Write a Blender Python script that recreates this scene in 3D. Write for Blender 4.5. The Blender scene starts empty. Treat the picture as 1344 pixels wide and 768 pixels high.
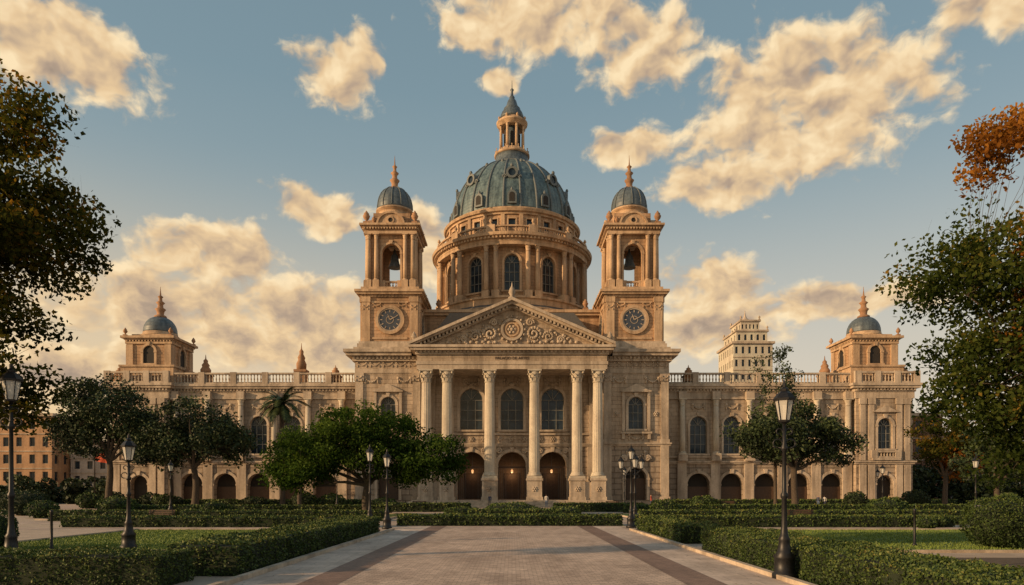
import bpy, math, random
import numpy as np
from mathutils import Vector
random.seed(7); rng=np.random.default_rng(7)
pi=math.pi
S=bpy.context.scene
# ------------------------------------------------------------ helpers
def PM(ox,oy,ang=0):
    c,s=math.cos(ang),math.sin(ang)
    return lambda u,d,z:(ox+u*c-d*s, oy+u*s+d*c, z)
def CM(cx,cy,R):
    def f(u,d,z):
        a=u/R
        return (cx+(R-d)*math.sin(a), cy-(R-d)*math.cos(a), z)
    return f
class MB:
    def __init__(s): s.v=[];s.f=[];s.sm=[]
    def add(s,vs,fs,smooth=False,M=None):
        o=len(s.v)
        if M: vs=[M(*p) for p in vs]
        s.v.extend(vs); s.f.extend([tuple(i+o for i in f) for f in fs]); s.sm.extend([smooth]*len(fs))
    def box(s,x0,x1,y0,y1,z0,z1,M=None):
        s.add([(x0,y0,z0),(x1,y0,z0),(x1,y1,z0),(x0,y1,z0),(x0,y0,z1),(x1,y0,z1),(x1,y1,z1),(x0,y1,z1)],
              [(3,2,1,0),(4,5,6,7),(0,1,5,4),(1,2,6,5),(2,3,7,6),(3,0,4,7)],False,M)
    def cbox(s,cx,cy,h,z0,z1): s.box(cx-h,cx+h,cy-h,cy+h,z0,z1)
    def lathe(s,cx,cy,prof,seg=24,smooth=True,flute=0,ph=0):
        vs=[];fs=[]
        for (r,z) in prof:
            for i in range(seg):
                a=2*pi*i/seg+ph
                rr=r*(1-flute*(i%2))
                vs.append((cx+rr*math.cos(a),cy+rr*math.sin(a),z))
        n=len(prof)
        for j in range(n-1):
            for i in range(seg):
                k=(i+1)%seg
                fs.append((j*seg+i,j*seg+k,(j+1)*seg+k,(j+1)*seg+i))
        fs.append(tuple(range(seg-1,-1,-1))); fs.append(tuple((n-1)*seg+i for i in range(seg)))
        s.add(vs,fs,smooth)
        s.sm[-1]=False; s.sm[-2]=False
    def prism(s,poly,y0,y1,M=None):
        n=len(poly)
        vs=[(p[0],y0,p[1]) for p in poly]+[(p[0],y1,p[1]) for p in poly]
        fs=[tuple(range(n)),tuple(range(2*n-1,n-1,-1))]+[(i,i+n,(i+1)%n+n,(i+1)%n) for i in range(n)]
        s.add(vs,fs,False,M)
    def blob(s,x,y,z,rx,ry,rz,M=None,nu=8,nv=5):
        vs=[(x,y,z-rz)];fs=[]
        for j in range(1,nv):
            t=-pi/2+pi*j/nv
            for i in range(nu):
                a=2*pi*i/nu
                vs.append((x+rx*math.cos(t)*math.cos(a),y+ry*math.cos(t)*math.sin(a),z+rz*math.sin(t)))
        vs.append((x,y,z+rz)); L=len(vs)-1
        for i in range(nu):
            k=(i+1)%nu
            fs.append((0,1+k,1+i)); fs.append((L,1+(nv-2)*nu+i,1+(nv-2)*nu+k))
            for j in range(nv-2): fs.append((1+j*nu+i,1+j*nu+k,1+(j+1)*nu+k,1+(j+1)*nu+i))
        s.add(vs,fs,True,M)
    def tube(s,pts,rad,seg=6):
        vs=[];fs=[];n=len(pts)
        P=[Vector(p) for p in pts]
        for j in range(n):
            t=(P[min(j+1,n-1)]-P[max(j-1,0)]).normalized()
            a=t.cross(Vector((0.31,0.95,0.07)));
            if a.length<.05: a=t.cross(Vector((1,0,0)))
            a.normalize(); b=t.cross(a)
            for i in range(seg):
                th=2*pi*i/seg
                vs.append(tuple(P[j]+(a*math.cos(th)+b*math.sin(th))*rad[j]))
        for j in range(n-1):
            for i in range(seg):
                k=(i+1)%seg
                fs.append((j*seg+i,j*seg+k,(j+1)*seg+k,(j+1)*seg+i))
        fs.append(tuple(range(seg))); fs.append(tuple((n-1)*seg+i for i in range(seg)))
        s.add(vs,fs,True)
    def obj(s,name,mat,parent=None):
        me=bpy.data.meshes.new(name); me.from_pydata(s.v,[],s.f)
        me.polygons.foreach_set('use_smooth',s.sm); me.materials.append(mat); me.update()
        o=bpy.data.objects.new(name,me); S.collection.objects.link(o)
        if parent: o.parent=parent
        return o
def group(name):
    e=bpy.data.objects.new(name,None); S.collection.objects.link(e); e.empty_display_size=.5; return e
def quadmesh(name,V,shade,mat,parent=None):
    N=V.shape[0]
    me=bpy.data.meshes.new(name)
    me.vertices.add(N*4); me.vertices.foreach_set('co',V.reshape(-1).astype(np.float32))
    me.loops.add(N*4); me.loops.foreach_set('vertex_index',np.arange(N*4,dtype=np.int32))
    me.polygons.add(N); me.polygons.foreach_set('loop_start',np.arange(0,N*4,4,dtype=np.int32))
    me.polygons.foreach_set('loop_total',np.full(N,4,dtype=np.int32))
    at=me.attributes.new('shade','FLOAT','FACE'); at.data.foreach_set('value',shade.astype(np.float32))
    me.update(calc_edges=True); me.materials.append(mat)
    o=bpy.data.objects.new(name,me); S.collection.objects.link(o)
    if parent: o.parent=parent
    return o
# ------------------------------------------------------------ materials
def newmat(name):
    m=bpy.data.materials.new(name); m.use_nodes=True; nt=m.node_tree
    b=nt.nodes['Principled BSDF']; return m,nt,b
def N(nt,t,**kw):
    n=nt.nodes.new(t)
    for k,v in kw.items():
        if hasattr(n,k): setattr(n,k,v)
        else: n.inputs[k].default_value=v
    return n
def noise(nt,vec,scale,detail=5,rough=.55):
    n=nt.nodes.new('ShaderNodeTexNoise'); n.inputs['Scale'].default_value=scale; n.inputs['Detail'].default_value=detail; n.inputs['Roughness'].default_value=rough
    if vec is not None: nt.links.new(vec,n.inputs['Vector'])
    return n.outputs['Fac']
def ramp(nt,fac,stops):
    r=nt.nodes.new('ShaderNodeValToRGB'); e=r.color_ramp.elements
    while len(e)<len(stops): e.new(.5)
    for i,(p,c) in enumerate(stops):
        e[i].position=p; e[i].color=(*c,1) if len(c)==3 else c
    nt.links.new(fac,r.inputs['Fac']); return r.outputs['Color']
def mixc(nt,mode,fac,a,b):
    m=nt.nodes.new('ShaderNodeMix'); m.data_type='RGBA'; m.blend_type=mode
    for s,v in ((0,fac),(6,a),(7,b)):
        if hasattr(v,'is_linked'): nt.links.new(v,m.inputs[s])
        elif s==0: m.inputs[0].default_value=v
        else: m.inputs[s].default_value=(*v,1)
    return m.outputs[2]
def coords(nt):
    return nt.nodes.new('ShaderNodeTexCoord').outputs['Object']
def mapping(nt,vec,sc):
    m=nt.nodes.new('ShaderNodeMapping'); m.inputs['Scale'].default_value=sc; nt.links.new(vec,m.inputs['Vector']); return m.outputs[0]
def bump(nt,b,h,st=.3,dist=.05):
    n=nt.nodes.new('ShaderNodeBump'); n.inputs['Strength'].default_value=st; n.inputs['Distance'].default_value=dist
    nt.links.new(h,n.inputs['Height']); nt.links.new(n.outputs[0],b.inputs['Normal'])
def stone(name,c,brick=None,rough=.85,grime=.5):
    m,nt,b=newmat(name); co=coords(nt)
    n1=noise(nt,co,.35,3); col=ramp(nt,n1,[(.3,tuple(x*.8 for x in c)),(.7,tuple(min(x*1.15,.62) for x in c))])
    n2=noise(nt,mapping(nt,co,(1.1,1.1,.12)),1.0,4,.6)
    g=ramp(nt,n2,[(.36,(1-grime*.75,1-grime*.78,1-grime*.8)),(.56,(1,1,1))])
    col=mixc(nt,'MULTIPLY',1.0,col,g)
    n3=noise(nt,co,3.5,4,.7); col=mixc(nt,'MULTIPLY',.8,col,ramp(nt,n3,[(.3,(.76,.75,.74)),(.65,(1.06,1.05,1.04))]))
    if brick:
        sp=nt.nodes.new('ShaderNodeSeparateXYZ'); nt.links.new(co,sp.inputs[0])
        ad=N(nt,'ShaderNodeMath',operation='ADD'); nt.links.new(sp.outputs[0],ad.inputs[0]); nt.links.new(sp.outputs[1],ad.inputs[1])
        cb=nt.nodes.new('ShaderNodeCombineXYZ'); nt.links.new(ad.outputs[0],cb.inputs[0]); nt.links.new(sp.outputs[2],cb.inputs[1])
        br=nt.nodes.new('ShaderNodeTexBrick'); nt.links.new(cb.outputs[0],br.inputs['Vector'])
        for k,v in (('Scale',1),('Brick Width',brick[0]),('Row Height',brick[1]),('Mortar Size',brick[2]),('Mortar Smooth',.3),('Bias',0)): br.inputs[k].default_value=v
        br.inputs['Color1'].default_value=(1,1,1,1); br.inputs['Color2'].default_value=(.86,.84,.82,1); br.inputs['Mortar'].default_value=(.5,.46,.42,1)
        col=mixc(nt,'MULTIPLY',.85,col,br.outputs['Color'])
    nt.links.new(col,b.inputs['Base Color']); b.inputs['Roughness'].default_value=rough
    if brick:
        bump(nt,b,br.outputs['Fac'],.6,.05)
        for n in nt.nodes:
            if n.type=='BUMP': n.invert=True
    else: bump(nt,b,n3,.5,.05)
    return m
def plain(name,c,rough=.6,metal=0,var=.25,sc=4):
    m,nt,b=newmat(name); co=coords(nt); n=noise(nt,co,sc,4,.6)
    nt.links.new(ramp(nt,n,[(.3,tuple(x*(1-var) for x in c)),(.7,tuple(min(1,x*(1+var)) for x in c))]),b.inputs['Base Color'])
    b.inputs['Roughness'].default_value=rough; b.inputs['Metallic'].default_value=metal; return m
def leafmat(name,stops,trans=.35):
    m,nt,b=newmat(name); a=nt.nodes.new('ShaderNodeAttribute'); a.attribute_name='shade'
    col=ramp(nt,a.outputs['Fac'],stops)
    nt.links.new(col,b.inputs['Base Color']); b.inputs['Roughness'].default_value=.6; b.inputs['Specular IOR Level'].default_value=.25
    if trans:
        tr=nt.nodes.new('ShaderNodeBsdfTranslucent'); nt.links.new(mixc(nt,'MULTIPLY',1.0,col,(1.4,1.35,.7)),tr.inputs[0])
        df=nt.nodes.new('ShaderNodeBsdfDiffuse'); nt.links.new(col,df.inputs[0])
        mx=nt.nodes.new('ShaderNodeMixShader'); mx.inputs[0].default_value=trans
        nt.links.new(df.outputs[0],mx.inputs[1]); nt.links.new(tr.outputs[0],mx.inputs[2])
        nt.links.new(mx.outputs[0],nt.nodes['Material Output'].inputs['Surface'])
    return m
M_wall=stone('ashlar_stone',(.48,.385,.29),(1.5,.62,.03))
M_rust=stone('rusticated_stone',(.38,.31,.24),(2.0,.82,.09))
M_trim=stone('carved_stone',(.51,.42,.325),None)
M_col=stone('column_stone',(.57,.49,.395),None,grime=.3)
M_suntint=stone('sun_tinted_stone',(.52,.34,.205),(1.3,.5,.03))  # same stone as the facade, with orange sunlight put into its colour
M_suntinttrim=stone('sun_tinted_carved_stone',(.56,.385,.245),None)  # carved stone tinted with the same painted sunlight
M_terra=stone('terracotta',(.40,.23,.13),None,grime=.4)
M_roof=plain('roof_lead',(.10,.095,.09),.7)
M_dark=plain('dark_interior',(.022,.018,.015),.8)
M_wood=plain('door_wood',(.07,.04,.024),.6)
M_inner=plain('vestibule_plaster',(.16,.11,.075),.8)
M_frame=plain('window_frame',(.17,.17,.155),.6)
M_iron=plain('cast_iron',(.018,.018,.02),.45,.4,.3,20)
M_clock=plain('clock_face',(.045,.055,.075),.35)
M_bark=plain('bark',(.06,.045,.032),.9,0,.45,9)
M_soil=plain('soil',(.09,.065,.045),.95)
M_glass,nt,b=newmat('window_glass'); co=coords(nt); n=noise(nt,co,.8,3)
nt.links.new(ramp(nt,n,[(.35,(.008,.014,.022)),(.65,(.03,.05,.07))]),b.inputs['Base Color']); b.inputs['Roughness'].default_value=.12; b.inputs['IOR'].default_value=1.38; bump(nt,b,n,.3,.05)
M_lampglass,nt,b=newmat('lamp_glass'); b.inputs['Base Color'].default_value=(.75,.74,.70,1); b.inputs['Roughness'].default_value=.25; b.inputs['Alpha'].default_value=.55
M_glow,nt,b=newmat('lit_hall_lamp'); b.inputs['Emission Color'].default_value=(1,.45,.15,1); b.inputs['Emission Strength'].default_value=1.0
def copper(name,c1,c2):
    m,nt,b=newmat(name); co=coords(nt); n1=noise(nt,mapping(nt,co,(1.6,1.6,.22)),1.0,4,.65); n2=noise(nt,co,2.6,4,.6)
    col=ramp(nt,n1,[(.36,c1),(.66,c2)]); col=mixc(nt,'MULTIPLY',.8,col,ramp(nt,n2,[(.35,(.6,.6,.6)),(.65,(1.1,1.1,1.1))]))
    nt.links.new(col,b.inputs['Base Color']); b.inputs['Roughness'].default_value=.5; b.inputs['Metallic'].default_value=.1
    w=nt.nodes.new('ShaderNodeTexWave'); w.wave_type='BANDS'; w.bands_direction='Z'; w.inputs['Scale'].default_value=.55; nt.links.new(co,w.inputs['Vector'])
    bump(nt,b,w.outputs['Fac'],.25,.05); return m
M_copper=copper('patina_copper',(.055,.09,.105),(.16,.23,.24))
M_slate=copper('slate_dome',(.065,.085,.105),(.13,.165,.185))
M_rib=plain('dome_rib_lead',(.12,.14,.145),.6)
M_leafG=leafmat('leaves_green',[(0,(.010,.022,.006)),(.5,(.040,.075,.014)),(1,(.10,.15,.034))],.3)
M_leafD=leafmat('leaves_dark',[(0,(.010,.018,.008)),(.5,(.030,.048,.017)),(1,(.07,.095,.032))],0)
M_leafM=leafmat('leaves_mid',[(0,(.012,.023,.007)),(.45,(.045,.066,.016)),(.8,(.10,.115,.026)),(1,(.24,.15,.03))],.4)  # upper stops yellowed to paint sunlit leaves into the colour
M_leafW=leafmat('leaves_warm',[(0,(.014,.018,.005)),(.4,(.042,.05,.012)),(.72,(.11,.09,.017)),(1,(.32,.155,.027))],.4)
M_leafO=leafmat('leaves_autumn_and_sunlit',[(0,(.09,.04,.012)),(.5,(.25,.10,.02)),(1,(.46,.22,.04))],.45)  # autumn colour, also used to paint sunlit leaves on the right plane tree
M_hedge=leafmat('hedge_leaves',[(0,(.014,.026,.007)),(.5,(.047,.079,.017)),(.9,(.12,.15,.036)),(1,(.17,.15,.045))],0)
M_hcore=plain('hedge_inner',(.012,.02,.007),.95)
# ------------------------------------------------------------ architecture helpers
def grid(mb,M,ua,ub,za,zb,d,du):
    if ub-ua<1e-4 or zb-za<1e-4: return
    n=max(1,math.ceil((ub-ua)/du-1e-6))
    for i in range(n):
        a=ua+(ub-ua)*i/n; c=ua+(ub-ua)*(i+1)/n
        mb.add([(a,d,za),(c,d,za),(c,d,zb),(a,d,zb)],[(0,1,2,3)],False,M)
def wall(mb,M,u0,u1,z0,z1,ops,depth=.6,G=None,F=None,du=999,bars=True):
    ops=sorted(ops); cur=u0
    for (c,w,zb,zt,k) in ops:
        r=w/2
        grid(mb,M,cur,c-r,z0,z1,0,du); cur=c+r
        grid(mb,M,c-r,c+r,z0,zb,0,du)
        zs=zt-r if k=='a' else zt
        n=14
        if k=='a': arc=[(c-r*math.cos(pi*i/n),zs+r*math.sin(pi*i/n)) for i in range(n+1)]
        else: arc=[(c-r,zt),(c+r,zt)]
        for i in range(len(arc)-1):
            (xa,za),(xb,zb2)=arc[i],arc[i+1]
            mb.add([(xa,0,za),(xb,0,zb2),(xb,0,z1),(xa,0,z1)],[(0,1,2,3)],False,M)
            mb.add([(xa,0,za),(xb,0,zb2),(xb,depth,zb2),(xa,depth,za)],[(0,1,2,3)],False,M)
        for uu in (c-r,c+r): mb.add([(uu,0,zb),(uu,depth,zb),(uu,depth,zs),(uu,0,zs)],[(0,1,2,3)],False,M)
        mb.add([(c-r,0,zb),(c+r,0,zb),(c+r,depth,zb),(c-r,depth,zb)],[(0,1,2,3)],False,M)
        if G is not None:
            pts=[(c-r,depth,zb),(c+r,depth,zb)]+[(p[0],depth,p[1]) for p in reversed(arc)]
            G.add(pts,[tuple(range(len(pts)))],False,M)
        if F is not None:
            b=.03+w*.006; f0,f1=depth-.16,depth-.01
            F.box(c-r,c-r+2*b,f0,f1,zb,zs,M);F.box(c+r-2*b,c+r,f0,f1,zb,zs,M);F.box(c-r,c+r,f0-.01,f1,zb,zb+2*b,M)
            if bars:
                for fx in (-.33,.33): F.box(c+fx*r-b,c+fx*r+b,f0+.02,f1,zb,zs,M)
                nz=max(2,round((zs-zb)/1.3))
                for i in range(1,nz+1): F.box(c-r,c+r,f0+.03,f1,zb+(zs-zb)*i/nz-b,zb+(zs-zb)*i/nz+b,M)
                if k=='a':
                    for a in (pi*.3,pi*.5,pi*.7):
                        ca,sa=math.cos(a),math.sin(a)
                        F.prism([(c-b*sa,zs+b*ca),(c+b*sa,zs-b*ca),(c+r*ca+b*sa,zs+r*sa-b*ca),(c+r*ca-b*sa,zs+r*sa+b*ca)],f0+.02,f1,M)
            if k=='a':
                ri=r-2*b
                for i in range(n):
                    a,a2=pi*i/n,pi*(i+1)/n
                    F.prism([(c+r*math.cos(a),zs+r*math.sin(a)),(c+r*math.cos(a2),zs+r*math.sin(a2)),(c+ri*math.cos(a2),zs+ri*math.sin(a2)),(c+ri*math.cos(a),zs+ri*math.sin(a))],f0,f1,M)
    grid(mb,M,cur,u1,z0,z1,0,du)
def trim(mb,M,op,tw=.35,pr=.14,sill=True,key=True,jamb=True):
    c,w,zb,zt,k=op; r=w/2+.004; zs=zt-w/2 if k=='a' else zt
    if jamb:
        mb.box(c-r-tw,c-r,-pr,.05,zb,zs,M); mb.box(c+r,c+r+tw,-pr,.05,zb,zs,M)
    if k=='a':
        n=14;R=r+tw
        for i in range(n):
            a,a2=pi*i/n,pi*(i+1)/n
            mb.prism([(c+R*math.cos(a),zs+R*math.sin(a)),(c+R*math.cos(a2),zs+R*math.sin(a2)),(c+r*math.cos(a2),zs+r*math.sin(a2)),(c+r*math.cos(a),zs+r*math.sin(a))],-pr,.05,M)
        for sx in (-1,1): mb.box(c+sx*(r+tw/2)-tw*.65,c+sx*(r+tw/2)+tw*.65,-pr-.06,.04,zs-.18,zs+.1,M)
    else:
        mb.box(c-r-tw,c+r+tw,-pr,.05,zt+.004,zt+tw,M)
    if key: mb.prism([(c-.18,zt+.02),(c+.18,zt+.02),(c+.3,zt+tw+.25),(c-.3,zt+tw+.25)],-pr-.14,.05,M)
    if sill: mb.box(c-r-tw-.1,c+r+tw+.1,-pr-.18,.06,zb-.28,zb-.004,M)
def courses(mb,M,u0,u1,rows,ends=True):
    for (pr,za,zb) in rows:
        e=pr if ends else 0
        mb.box(u0-e,u1+e,-pr,.3,za,zb,M)
def dentils(mb,M,u0,u1,z,h,pr,sp=.55,w=.3):
    n=int((u1-u0)/sp)
    for i in range(n):
        u=u0+(i+.5)*(u1-u0)/n
        mb.box(u-w/2,u+w/2,-pr,.02,z,z+h,M)
def baluster(mb,x,y,z,h,r=.13):
    mb.lathe(x,y,[(r,z),(r,z+h*.08),(r*.5,z+h*.14),(r*1.05,z+h*.38),(r*.45,z+h*.7),(r*.9,z+h*.92),(r*.9,z+h)],6)
def balustrade(mb,M,u0,u1,z,h=1.5,bay=5.1,d0=.1,w=.4,sp=.46):
    mb.box(u0,u1,d0,d0+w,z,z+.25,M); mb.box(u0,u1,d0-.05,d0+w+.05,z+h-.28,z+h-.02,M)
    n=max(1,round((u1-u0)/bay))
    for i in range(n+1):
        u=u0+(u1-u0)*i/n
        mb.box(u-.45,u+.45,d0-.09,d0+w+.09,z-.01,z+h+.06,M)
        if i<n:
            L=(u1-u0)/n-.9; k=max(1,int(L/sp))
            for j in range(k):
                uu=u+.45+L*(j+.5)/k; p=M(uu,d0+w/2,0); baluster(mb,p[0],p[1],z+.25,h-.53)
def column(mb,x,y,z0,z1,r,seg=16,ang=0,leaves=True,flute=0):
    M=PM(x,y,ang)
    mb.box(-r*1.4,r*1.4,-r*1.4,r*1.4,z0,z0+r*.45,M)
    hc=r*2.3; zc=z1-hc
    mb.lathe(x,y,[(r*1.32,z0+r*.45),(r*1.36,z0+r*.62),(r*1.28,z0+r*.8),(r*1.12,z0+r*.86),(r*1.2,z0+r*1.05),(r*1.03,z0+r*1.15)],seg)
    H=zc-(z0+r*1.1)
    mb.lathe(x,y,[(r,z0+r*1.1),(r*.995,z0+r*1.1+H*.33),(r*.94,z0+r*1.1+H*.7),(r*.86,zc)],seg*2 if flute else seg,flute=flute,smooth=not flute)
    mb.lathe(x,y,[(r*.98,zc-.04*r),(r*.98,zc+.12*r),(r*.86,zc+.2*r),(r*.92,zc+hc*.5),(r*1.22,zc+hc*.86)],seg)
    mb.box(-r*1.32,r*1.32,-r*1.32,r*1.32,z1-r*.3,z1,M)
    if leaves:
        for row,(zz,rr,ph) in enumerate(((zc+.15*r,.95,0),(zc+.75*r,1.0,pi/8))):
            for i in range(8):
                a=ang+ph+i*pi/4; ML=PM(x,y,a)
                mb.add([(-.25*r,-rr*r,zz),(.25*r,-rr*r,zz),(.28*r,-(rr+.12)*r,zz+.6*r),(-.28*r,-(rr+.12)*r,zz+.6*r),(.18*r,-(rr+.42)*r,zz+.78*r),(-.18*r,-(rr+.42)*r,zz+.78*r),(.12*r,-(rr+.42)*r,zz+.6*r),(-.12*r,-(rr+.42)*r,zz+.6*r)],[(0,1,2,3),(3,2,4,5),(5,4,6,7)],False,ML)
        for i in range(4):
            a=ang+pi/4+i*pi/2; ML=PM(x,y,a); mb.blob(0,-1.45*r,z1-.55*r,.2*r,.25*r,.28*r,ML,6,4)
def urn(mb,x,y,z,h):
    mb.cbox(x,y,h*.2,z,z+h*.2)
    mb.lathe(x,y,[(h*.1,z+h*.2),(h*.07,z+h*.3),(h*.2,z+h*.45),(h*.26,z+h*.62),(h*.16,z+h*.74),(h*.2,z+h*.78),(h*.1,z+h*.88),(h*.04,z+h)],10)
def finial(mb,x,y,z,h,r):
    mb.lathe(x,y,[(r*1.3,z),(r*1.3,z+h*.05),(r*.7,z+h*.1),(r*.8,z+h*.2),(r*1.15,z+h*.27),(r*.6,z+h*.33),(r*.55,z+h*.42),(r*.95,z+h*.48),(r*.4,z+h*.54),(r*.35,z+h*.63),(r*.6,z+h*.67),(r*.18,z+h*.72),(r*.1,z+h*.85),(.02,z+h)],12)
def swag(mb,M,u,z,w,d=-.1,s=.16):
    n=9
    for i in range(n):
        t=i/(n-1)*2-1; k=1.25-abs(t)*.6
        mb.blob(u+t*w/2,d,z-(1-t*t)*w*.28,s*k,s*.8,s*k,M,6,4)
    for sx in (-1,1):
        mb.blob(u+sx*w/2,d,z+.05,s*1.5,s,s*1.5,M,6,4); mb.blob(u+sx*w/2,d,z-.45,s*.8,s*.7,s*2.2,M,6,4)
def rosette(mb,M,u,z,r,d=-.08):
    mb.blob(u,d,z,r*.4,r*.4,r*.4,M,6,4)
    for i in range(6):
        a=i*pi/3; mb.blob(u+.62*r*math.cos(a),d,z+.62*r*math.sin(a),r*.3,r*.25,r*.3,M,6,4)
def scroll(mb,M,u,z,r,sgn,d=-.12,turns=1.6,s=.16):
    n=22
    for i in range(n):
        t=i/n; a=t*turns*2*pi; rr=r*(1-t*.85)
        mb.blob(u+sgn*rr*math.cos(a),d-.1*t,z+rr*math.sin(a),s*(1.2-.5*t),s,s*(1.2-.5*t),M,6,4)
def ringY(mb,M,u,z,r0,r1,d0,d1,n=32):
    for i in range(n):
        a,a2=2*pi*i/n,2*pi*(i+1)/n
        mb.prism([(u+r1*math.cos(a),z+r1*math.sin(a)),(u+r1*math.cos(a2),z+r1*math.sin(a2)),(u+r0*math.cos(a2),z+r0*math.sin(a2)),(u+r0*math.cos(a),z+r0*math.sin(a))],d0,d1,M)
def discY(mb,M,u,z,r,d0,d1,n=32):
    mb.prism([(u+r*math.cos(2*pi*i/n),z+r*math.sin(2*pi*i/n)) for i in range(n)],d0,d1,M)
def shiftM(M0,off): return lambda u,d,z:M0(u,d-off,z)
# ------------------------------------------------------------ the palace
B=group('domed_palace_building')
W=MB();R=MB();T=MB();G=MB();F=MB();D=MB();WD=MB();RF=MB();WS=MB();WT=MB();TE=MB();CU=MB();SL=MB();RB=MB();CL=MB();COLS=MB();GL_=MB();IN=MB()
yc=102.5; MC=PM(0,yc)
ops1=[(x,4.2,.9,8.1,'a') for x in (-6.1,0,6.1)]
wall(R,MC,-13.3,13.3,.9,9.0,ops1,1.6,None,None)
hall=[]
for o in ops1:
    trim(T,MC,o,.45,.16,False,True)
    IN.box(o[0]-2.9,o[0]+2.9,yc+4.2,yc+4.4,.9,9.0); IN.box(o[0]-2.95,o[0]-2.8,yc+1.62,yc+4.3,.9,9.0); IN.box(o[0]+2.8,o[0]+2.95,yc+1.62,yc+4.3,.9,9.0)
    WD.box(o[0]-1.3,o[0]-.03,yc+4.08,yc+4.19,.92,5.0); WD.box(o[0]+.03,o[0]+1.3,yc+4.08,yc+4.19,.92,5.0)
    for dx in (-.67,.67):
        for zz in (1.3,3.2): WD.box(o[0]+dx-.42,o[0]+dx+.42,yc+4.02,yc+4.1,zz,zz+1.5)
    WD.box(o[0]-2.1,o[0]-1.95,yc+1.2,yc+1.35,.9,6.2); WD.box(o[0]+1.95,o[0]+2.1,yc+1.2,yc+1.35,.9,6.2); WD.box(o[0]-2.1,o[0]+2.1,yc+1.18,yc+1.4,5.7,5.95)
    for i in range(13):
        if 3<i<9 : continue
        F.box(o[0]-1.9+i*.315,o[0]-1.87+i*.315,yc+1.25,yc+1.3,.9,5.7)
    GL_.lathe(o[0],yc+2.9,[(.06,5.0),(.16,5.1),(.19,5.4),(.08,5.55)],8); F.box(o[0]-.03,o[0]+.03,yc+2.87,yc+2.93,5.55,8.9)
    hall.append((o[0],yc+2.9,4.7))
ops2=[(x,3.4,11.4,17.6,'a') for x in (-6.1,0,6.1)]
wall(W,MC,-13.3,13.3,9.0,19.6,ops2,.6,G,F)
for o in ops2: trim(T,MC,o,.4,.18)
courses(T,MC,-13.25,13.25,[(.22,8.9,9.15),(.35,9.15,9.35),(.25,10.6,10.9)],False)
for x in (-9.2,-3.05,3.05,9.2,-12,12):
    T.box(x-.45,x+.45,yc-.2,yc+.05,9.35,19.5); T.box(x-.55,x+.55,yc-.28,yc+.05,18.4,19.45); T.box(x-.7,x+.7,yc-.25,yc+.05,.9,8.85)
for x in (-6.1,0,6.1):
    for dx in (-1.8,0,1.8): rosette(T,MC,x+dx,9.98,.45)
    swag(T,MC,x,18.9,2.2); scroll(T,MC,x-1.9,8.2,.45,-1); scroll(T,MC,x+1.9,8.2,.45,1)
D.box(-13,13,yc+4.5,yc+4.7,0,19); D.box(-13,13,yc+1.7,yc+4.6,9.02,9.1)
for i in range(6): T.box(-14.2-.3*(5-i),14.2+.3*(5-i),93.9+.36*i,108-.01*i,.15*i-.02,.15*(i+1))
T.box(-13.8,13.8,96.2,107.5,.88,.93)
colx=[-12.25,-9.3,-3.2,3.2,9.3,12.25]
for x in colx:
    h=1.05
    T.box(x-h-.12,x+h+.12,97.6-h-.12,97.6+h+.12,.93,1.4); T.box(x-h,x+h,97.6-h,97.6+h,1.4,3.7); T.box(x-h-.14,x+h+.14,97.6-h-.14,97.6+h+.14,3.7,4.02)
    rosette(T,PM(x,97.6-h),0,2.5,.45,-.03)
    column(COLS,x,97.6,4.02,19.5,.76,16,flute=.055)
for sx in (-1,1): T.box(sx*10.77-.6,sx*10.77+.6,96.8,98.6,.93,3.5)
T.box(-13.5,13.5,96.7,102.6,19.5,20.15);T.box(-13.6,13.6,96.6,102.6,20.15,20.6);W.box(-13.45,13.45,96.75,102.6,20.6,21.55)
T.box(-13.7,13.7,96.45,102.7,21.55,21.75)
dentils(T,PM(0,96.45),-13.7,13.7,21.75,.3,.25)
T.box(-13.7,13.7,96.45,102.7,21.75,22.05);T.box(-14.3,14.3,95.75,102.7,22.05,22.4);T.box(-14.55,14.55,95.5,102.7,22.4,22.75)
fc=bpy.data.curves.new('inscription','FONT'); fc.body='PALACIO DE ARTES'; fc.size=.55; fc.extrude=.03; fc.align_x='CENTER'
fo=bpy.data.objects.new('inscription',fc); S.collection.objects.link(fo); fo.location=(0,96.72,20.87); fo.rotation_euler=(pi/2,0,0); fc.materials.append(M_wood); fo.parent=B
W.prism([(-13.4,22.75),(13.4,22.75),(0,28.9)],97.3,103)
def rake(mb,hw,zb,za,th,y0,y1):
    for sx in (-1,1):
        mb.prism([(sx*hw,zb),(0,za),(0,za+th),(sx*(hw),zb+th*.95)][::sx],y0,y1)
rake(T,14.5,22.76,29.0,.42,95.5,103.2); rake(T,14.1,22.72,28.6,.45,95.95,103.2); rake(T,12.4,22.76,28.2,.35,96.6,97.5)
for sx in (-1,1):
    for i in range(24):
        t=(i+.7)/25; x=sx*13.2*(1-t); z=22.76+ (28.4-22.76)*t+.02
        T.box(x-.14,x+.14,96.2,97.4,z-.12,z+.25)
MT=PM(0,97.3)
ringY(T,MT,0,25.2,1.25,1.6,-.35,.02);ringY(WT,MT,0,25.2,.8,1.0,-.3,.02); discY(WT,MT,0,25.2,1.24,-.12,.02); rosette(T,MT,0,25.2,.75,-.2)
for i in range(16):
    a=i*pi/8; T.blob(1.85*math.cos(a),-.15,25.2+1.85*math.sin(a),.2,.2,.2,MT,6,4)
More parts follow.
